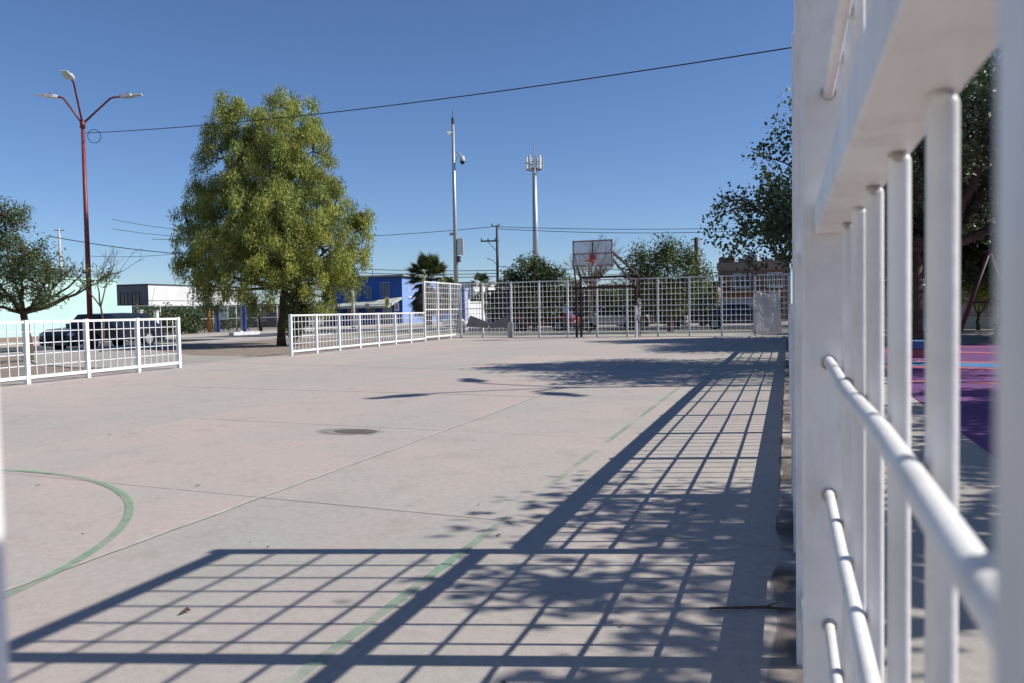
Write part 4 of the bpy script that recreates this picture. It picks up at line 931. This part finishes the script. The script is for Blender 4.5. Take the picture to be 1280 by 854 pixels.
# ------------------------------------------------------------------ cars
def car(name, label, loc, rz, L, Wd, H, col, kind='suv', metal=.3):
    root = empty(name, loc, rz); tag(root, label, 'car')
    paint = mat(name+'_paint', col, .25, metal, scale=2, var=.05, spec=.6)
    g = .19
    belt = H*.60; hood = H*.585
    if kind == 'suv': roofx = (-.30*L, .16*L); cab = (-.47*L, .245*L)
    else: roofx = (-.20*L, .10*L); cab = (-.36*L, .24*L)
    rear = -.5*L; fr_ = .5*L
    if kind == 'suv': prof = [(rear,g+.12),(rear+.02,belt-.12),(rear+.06,belt),(cab[1],belt+.02),(fr_-.35,hood-.03),(fr_-.08,hood-.16),(fr_,g+.28),(fr_-.04,g+.06),(fr_-.2,g)]
    else: prof = [(rear,g+.2),(rear+.03,belt-.12),(rear+.12,belt-.02),(cab[0],belt+.02),(cab[1],belt),(fr_-.4,hood-.06),(fr_-.1,hood-.17),(fr_,g+.3),(fr_-.04,g+.06),(fr_-.2,g)]
    wh = (-.30*L,.315*L); wr = .335
    bot = []
    for wx in wh[::-1]:
        bot += [(wx+(wr+.06)*math.cos(t),max(g,.33+(wr+.06)*math.sin(t))) for t in [PI*i/10 for i in range(11)]]
    prof = prof+bot+[(rear+.15,g)]
    # body: centre outline and slightly narrower flank edges for a rounded section
    secs = [(-1,.90,.985),(-.93,1.0,.995),(-.6,1.0,1.0),(.6,1.0,1.0),(.93,1.0,.995),(1,.90,.985)]
    mb = MB(); n = len(prof); cx_ = 0
    for s, zc, xc in secs:
        for x, z in prof: mb.v.append((x*xc, s*Wd/2, g+(z-g)*(1 if z < belt*.75 else zc*.02+.98 if abs(s) < 1 else .955)))
    for i in range(len(secs)-1):
        for j in range(n): j2 = (j+1) % n; mb.f.append((i*n+j,(i+1)*n+j,(i+1)*n+j2,i*n+j2))
    mb.f.append(tuple(range(n))); mb.f.append(tuple(range((len(secs)-1)*n+n-1,(len(secs)-1)*n-1,-1)))
    mb.build('body', paint, root)
    # cabin
    bw = Wd/2*.94; tw = Wd/2*.74; zb0 = belt-.02
    cbm = MB(); P = [(cab[0],zb0,bw),(cab[1],zb0,bw),(roofx[1],H-.05,tw),(roofx[0],H-.03,tw)]
    mids = (roofx[0]+roofx[1])/2
    V = [(cab[0],bw,zb0),(cab[1],bw,zb0),(roofx[1],tw,H-.06),(mids,tw,H-.02),(roofx[0],tw,H-.05)]
    cbm.v = V+[(x,-y_,z) for x,y_,z in V]
    cbm.f = [(0,1,2,3,4),(9,8,7,6,5),(1,6,7,2),(2,7,8,3),(3,8,9,4),(4,9,5,0)]
    cb = cbm.build('cabin', paint, root, bevel=.05)
    def lerp(a, b_, t): return a+(b_-a)*t
    for s in (1,-1):
        def sidept(x, t):  # t 0 belt 1 roof
            return (x, s*(lerp(bw,tw,t)+.012), lerp(zb0,H-.05,t))
        t0, t1 = .14, .86
        xl = lambda t: lerp(cab[0],roofx[0],t); xr = lambda t: lerp(cab[1],roofx[1],t)
        cuts = [0.06,.36,.40,.66,.70,.95] if kind == 'suv' else [.08,.50,.54,.93]
        for c0_, c1_ in zip(cuts[0::2],cuts[1::2]):
            q = [sidept(lerp(xl(t0),xr(t0),c0_),t0),sidept(lerp(xl(t0),xr(t0),c1_),t0),sidept(lerp(xl(t1),xr(t1),c1_),t1),sidept(lerp(xl(t1),xr(t1),c0_),t1)]
            MB().poly(q if s == -1 else q[::-1]).build('side_window', M['glass'], cb)
    for (x0,z0,w0,x1,z1,w1,nm) in ((cab[1],zb0,bw,roofx[1],H-.06,tw,'windscreen'),(cab[0],zb0,bw,roofx[0],H-.05,tw,'rear_window')):
        sg = 1 if nm == 'windscreen' else -1
        q = [(lerp(x0,x1,.12)+sg*.015,-lerp(w0,w1,.12)*.9,lerp(z0,z1,.12)+.012),(lerp(x0,x1,.12)+sg*.015,lerp(w0,w1,.12)*.9,lerp(z0,z1,.12)+.012),(lerp(x0,x1,.88)+sg*.015,lerp(w0,w1,.88)*.9,lerp(z0,z1,.88)+.012),(lerp(x0,x1,.88)+sg*.015,-lerp(w0,w1,.88)*.9,lerp(z0,z1,.88)+.012)]
        MB().poly(q if sg == 1 else q[::-1]).build(nm, M['glass'], cb)
    for wx in wh:
        for s in (-1,1):
            y0 = s*(Wd/2-.21); y1 = s*(Wd/2-.005)
            wl = MB().tube([(wx,y0,.33),(wx,y0+(y1-y0)*.1,.33),(wx,y0+(y1-y0)*.9,.33),(wx,y1,.33)],[wr-.04,wr,wr,wr-.04],20).build('wheel', M['black'], root, True)
            MB().tube([(wx,y1-.002*s,.33),(wx,y1+.012*s,.33)],[.22,.17],14).build('rim', M['steel'], wl)
    for s in (-1,1):
        MB().box((fr_-.16,s*Wd*.40-.16,hood-.30),(fr_-.03,s*Wd*.40+.16,hood-.17)).build('headlight', M['plastic'], root, bevel=.03)
        MB().box((rear-.02,s*Wd*.42-.10,belt-.36),(rear+.06,s*Wd*.42+.10,belt-.10)).build('tail_light', M['rim'], root, bevel=.02)
        MB().box((cab[1]-.28,s*(Wd/2+.02)-.09,belt+.02),(cab[1]-.14,s*(Wd/2+.02)+.09,belt+.17)).build('mirror', paint, root, bevel=.03)
        for hx in (-.14*L,.08*L): MB().box((hx,s*(Wd/2+.005)-.015,belt-.14),(hx+.18,s*(Wd/2+.005)+.015,belt-.11)).build('door_handle', M['steel'], root)
    MB().box((fr_-.06,-Wd*.34,g+.02),(fr_+.015,Wd*.34,g+.22)).build('bumper', M['darksteel'], root, bevel=.03)
    MB().box((fr_-.09,-Wd*.26,g+.27),(fr_+.012,Wd*.26,hood-.26)).build('grille', M['black'], root, bevel=.02)
    MB().box((rear-.015,-Wd*.42,g+.06),(rear+.08,Wd*.42,g+.26)).build('bumper', M['darksteel'], root, bevel=.03)
    MB().box((rear-.018,-.26,g+.34),(rear-.005,.26,g+.47)).build('number_plate', M['plastic'], root)
    return root
car('parked_car', 'dark blue parked car behind the left low fence and maroon lamp', (-27.6,26.7,-.155), -PI/2, 5.0, 1.85, 1.52, (.020,.026,.042), 'suv')
b = onY(676,405,46.2); car('red_car', 'red parked car beyond the end fence, left of the goal', (b.x,46.2,-.155), PI, 4.3, 1.75, 1.50, (.30,.035,.06), 'suv', .0)
b = onY(765,405,48.0); car('silver_car', 'pale silver parked car behind the goal', (b.x,48.0,-.155), PI, 4.4, 1.75, 1.45, (.50,.52,.53), 'sedan')
b = onY(806,405,49.6); car('white_car', 'white parked car just right of the goal beyond the far fence', (b.x+.5,49.6,-.155), PI, 4.3, 1.75, 1.45, (.60,.61,.60), 'sedan', 0)
b = onY(925,405,48.0); car('navy_car', 'dark navy parked car in front of the brown house', (b.x,48.0,-.155), 0, 4.5, 1.78, 1.46, (.018,.022,.045), 'sedan')

# ------------------------------------------------------------------ playground items
M['swingred'] = mat('swing_frame_paint', (.075,.030,.030), .6, scale=4)
SW = empty('swing_frame', (5.0,24.0,0)); tag(SW, 'dark maroon swing frame standing at the edge of the purple floor', 'swing')
for yv in (0,3.0):
    ap = Vector((.0+.35*yv,yv*.3,2.45))
    for s in (-1,1): MB().tube([ap, ap+Vector((s*.8,s*.1,-2.46))],.055,10).build('leg', M['swingred'], SW, True)
    MB().tube([ap+Vector((-.42,-.05,-1.3)),ap+Vector((.42,.05,-1.3))],.035,8).build('crosspiece', M['swingred'], SW, True)
MB().tube([(-.1,-.1,2.45),(1.15,1.0,2.45)],.06,10).build('top_beam', M['swingred'], SW, True)
for t in (.35,.7):
    c = Vector((1.05*t,.9*t,0))
    for s in (-.2,.2): MB().tube([c+Vector((s*.6,s*.6,2.42)),c+Vector((s*.6,s*.6,.55))],.012,6).build('chain', M['steel'], SW)
    MB().box((c.x-.16,c.y-.16,.5),(c.x+.16,c.y+.16,.55)).build('seat', M['black'], SW)
p = gr(1144,447); r = empty('play_block', (p.x,p.y,.004)); tag(r, 'small blue and magenta play block on the purple floor', 'play block')
MB().box((-.18,-.18,0),(.18,.18,.18)).build('base_block', M['rubberred'], r, bevel=.03); MB().box((-.18,-.18,.182),(.18,.18,.36)).build('top_block', M['rubberblue'], r, bevel=.03)
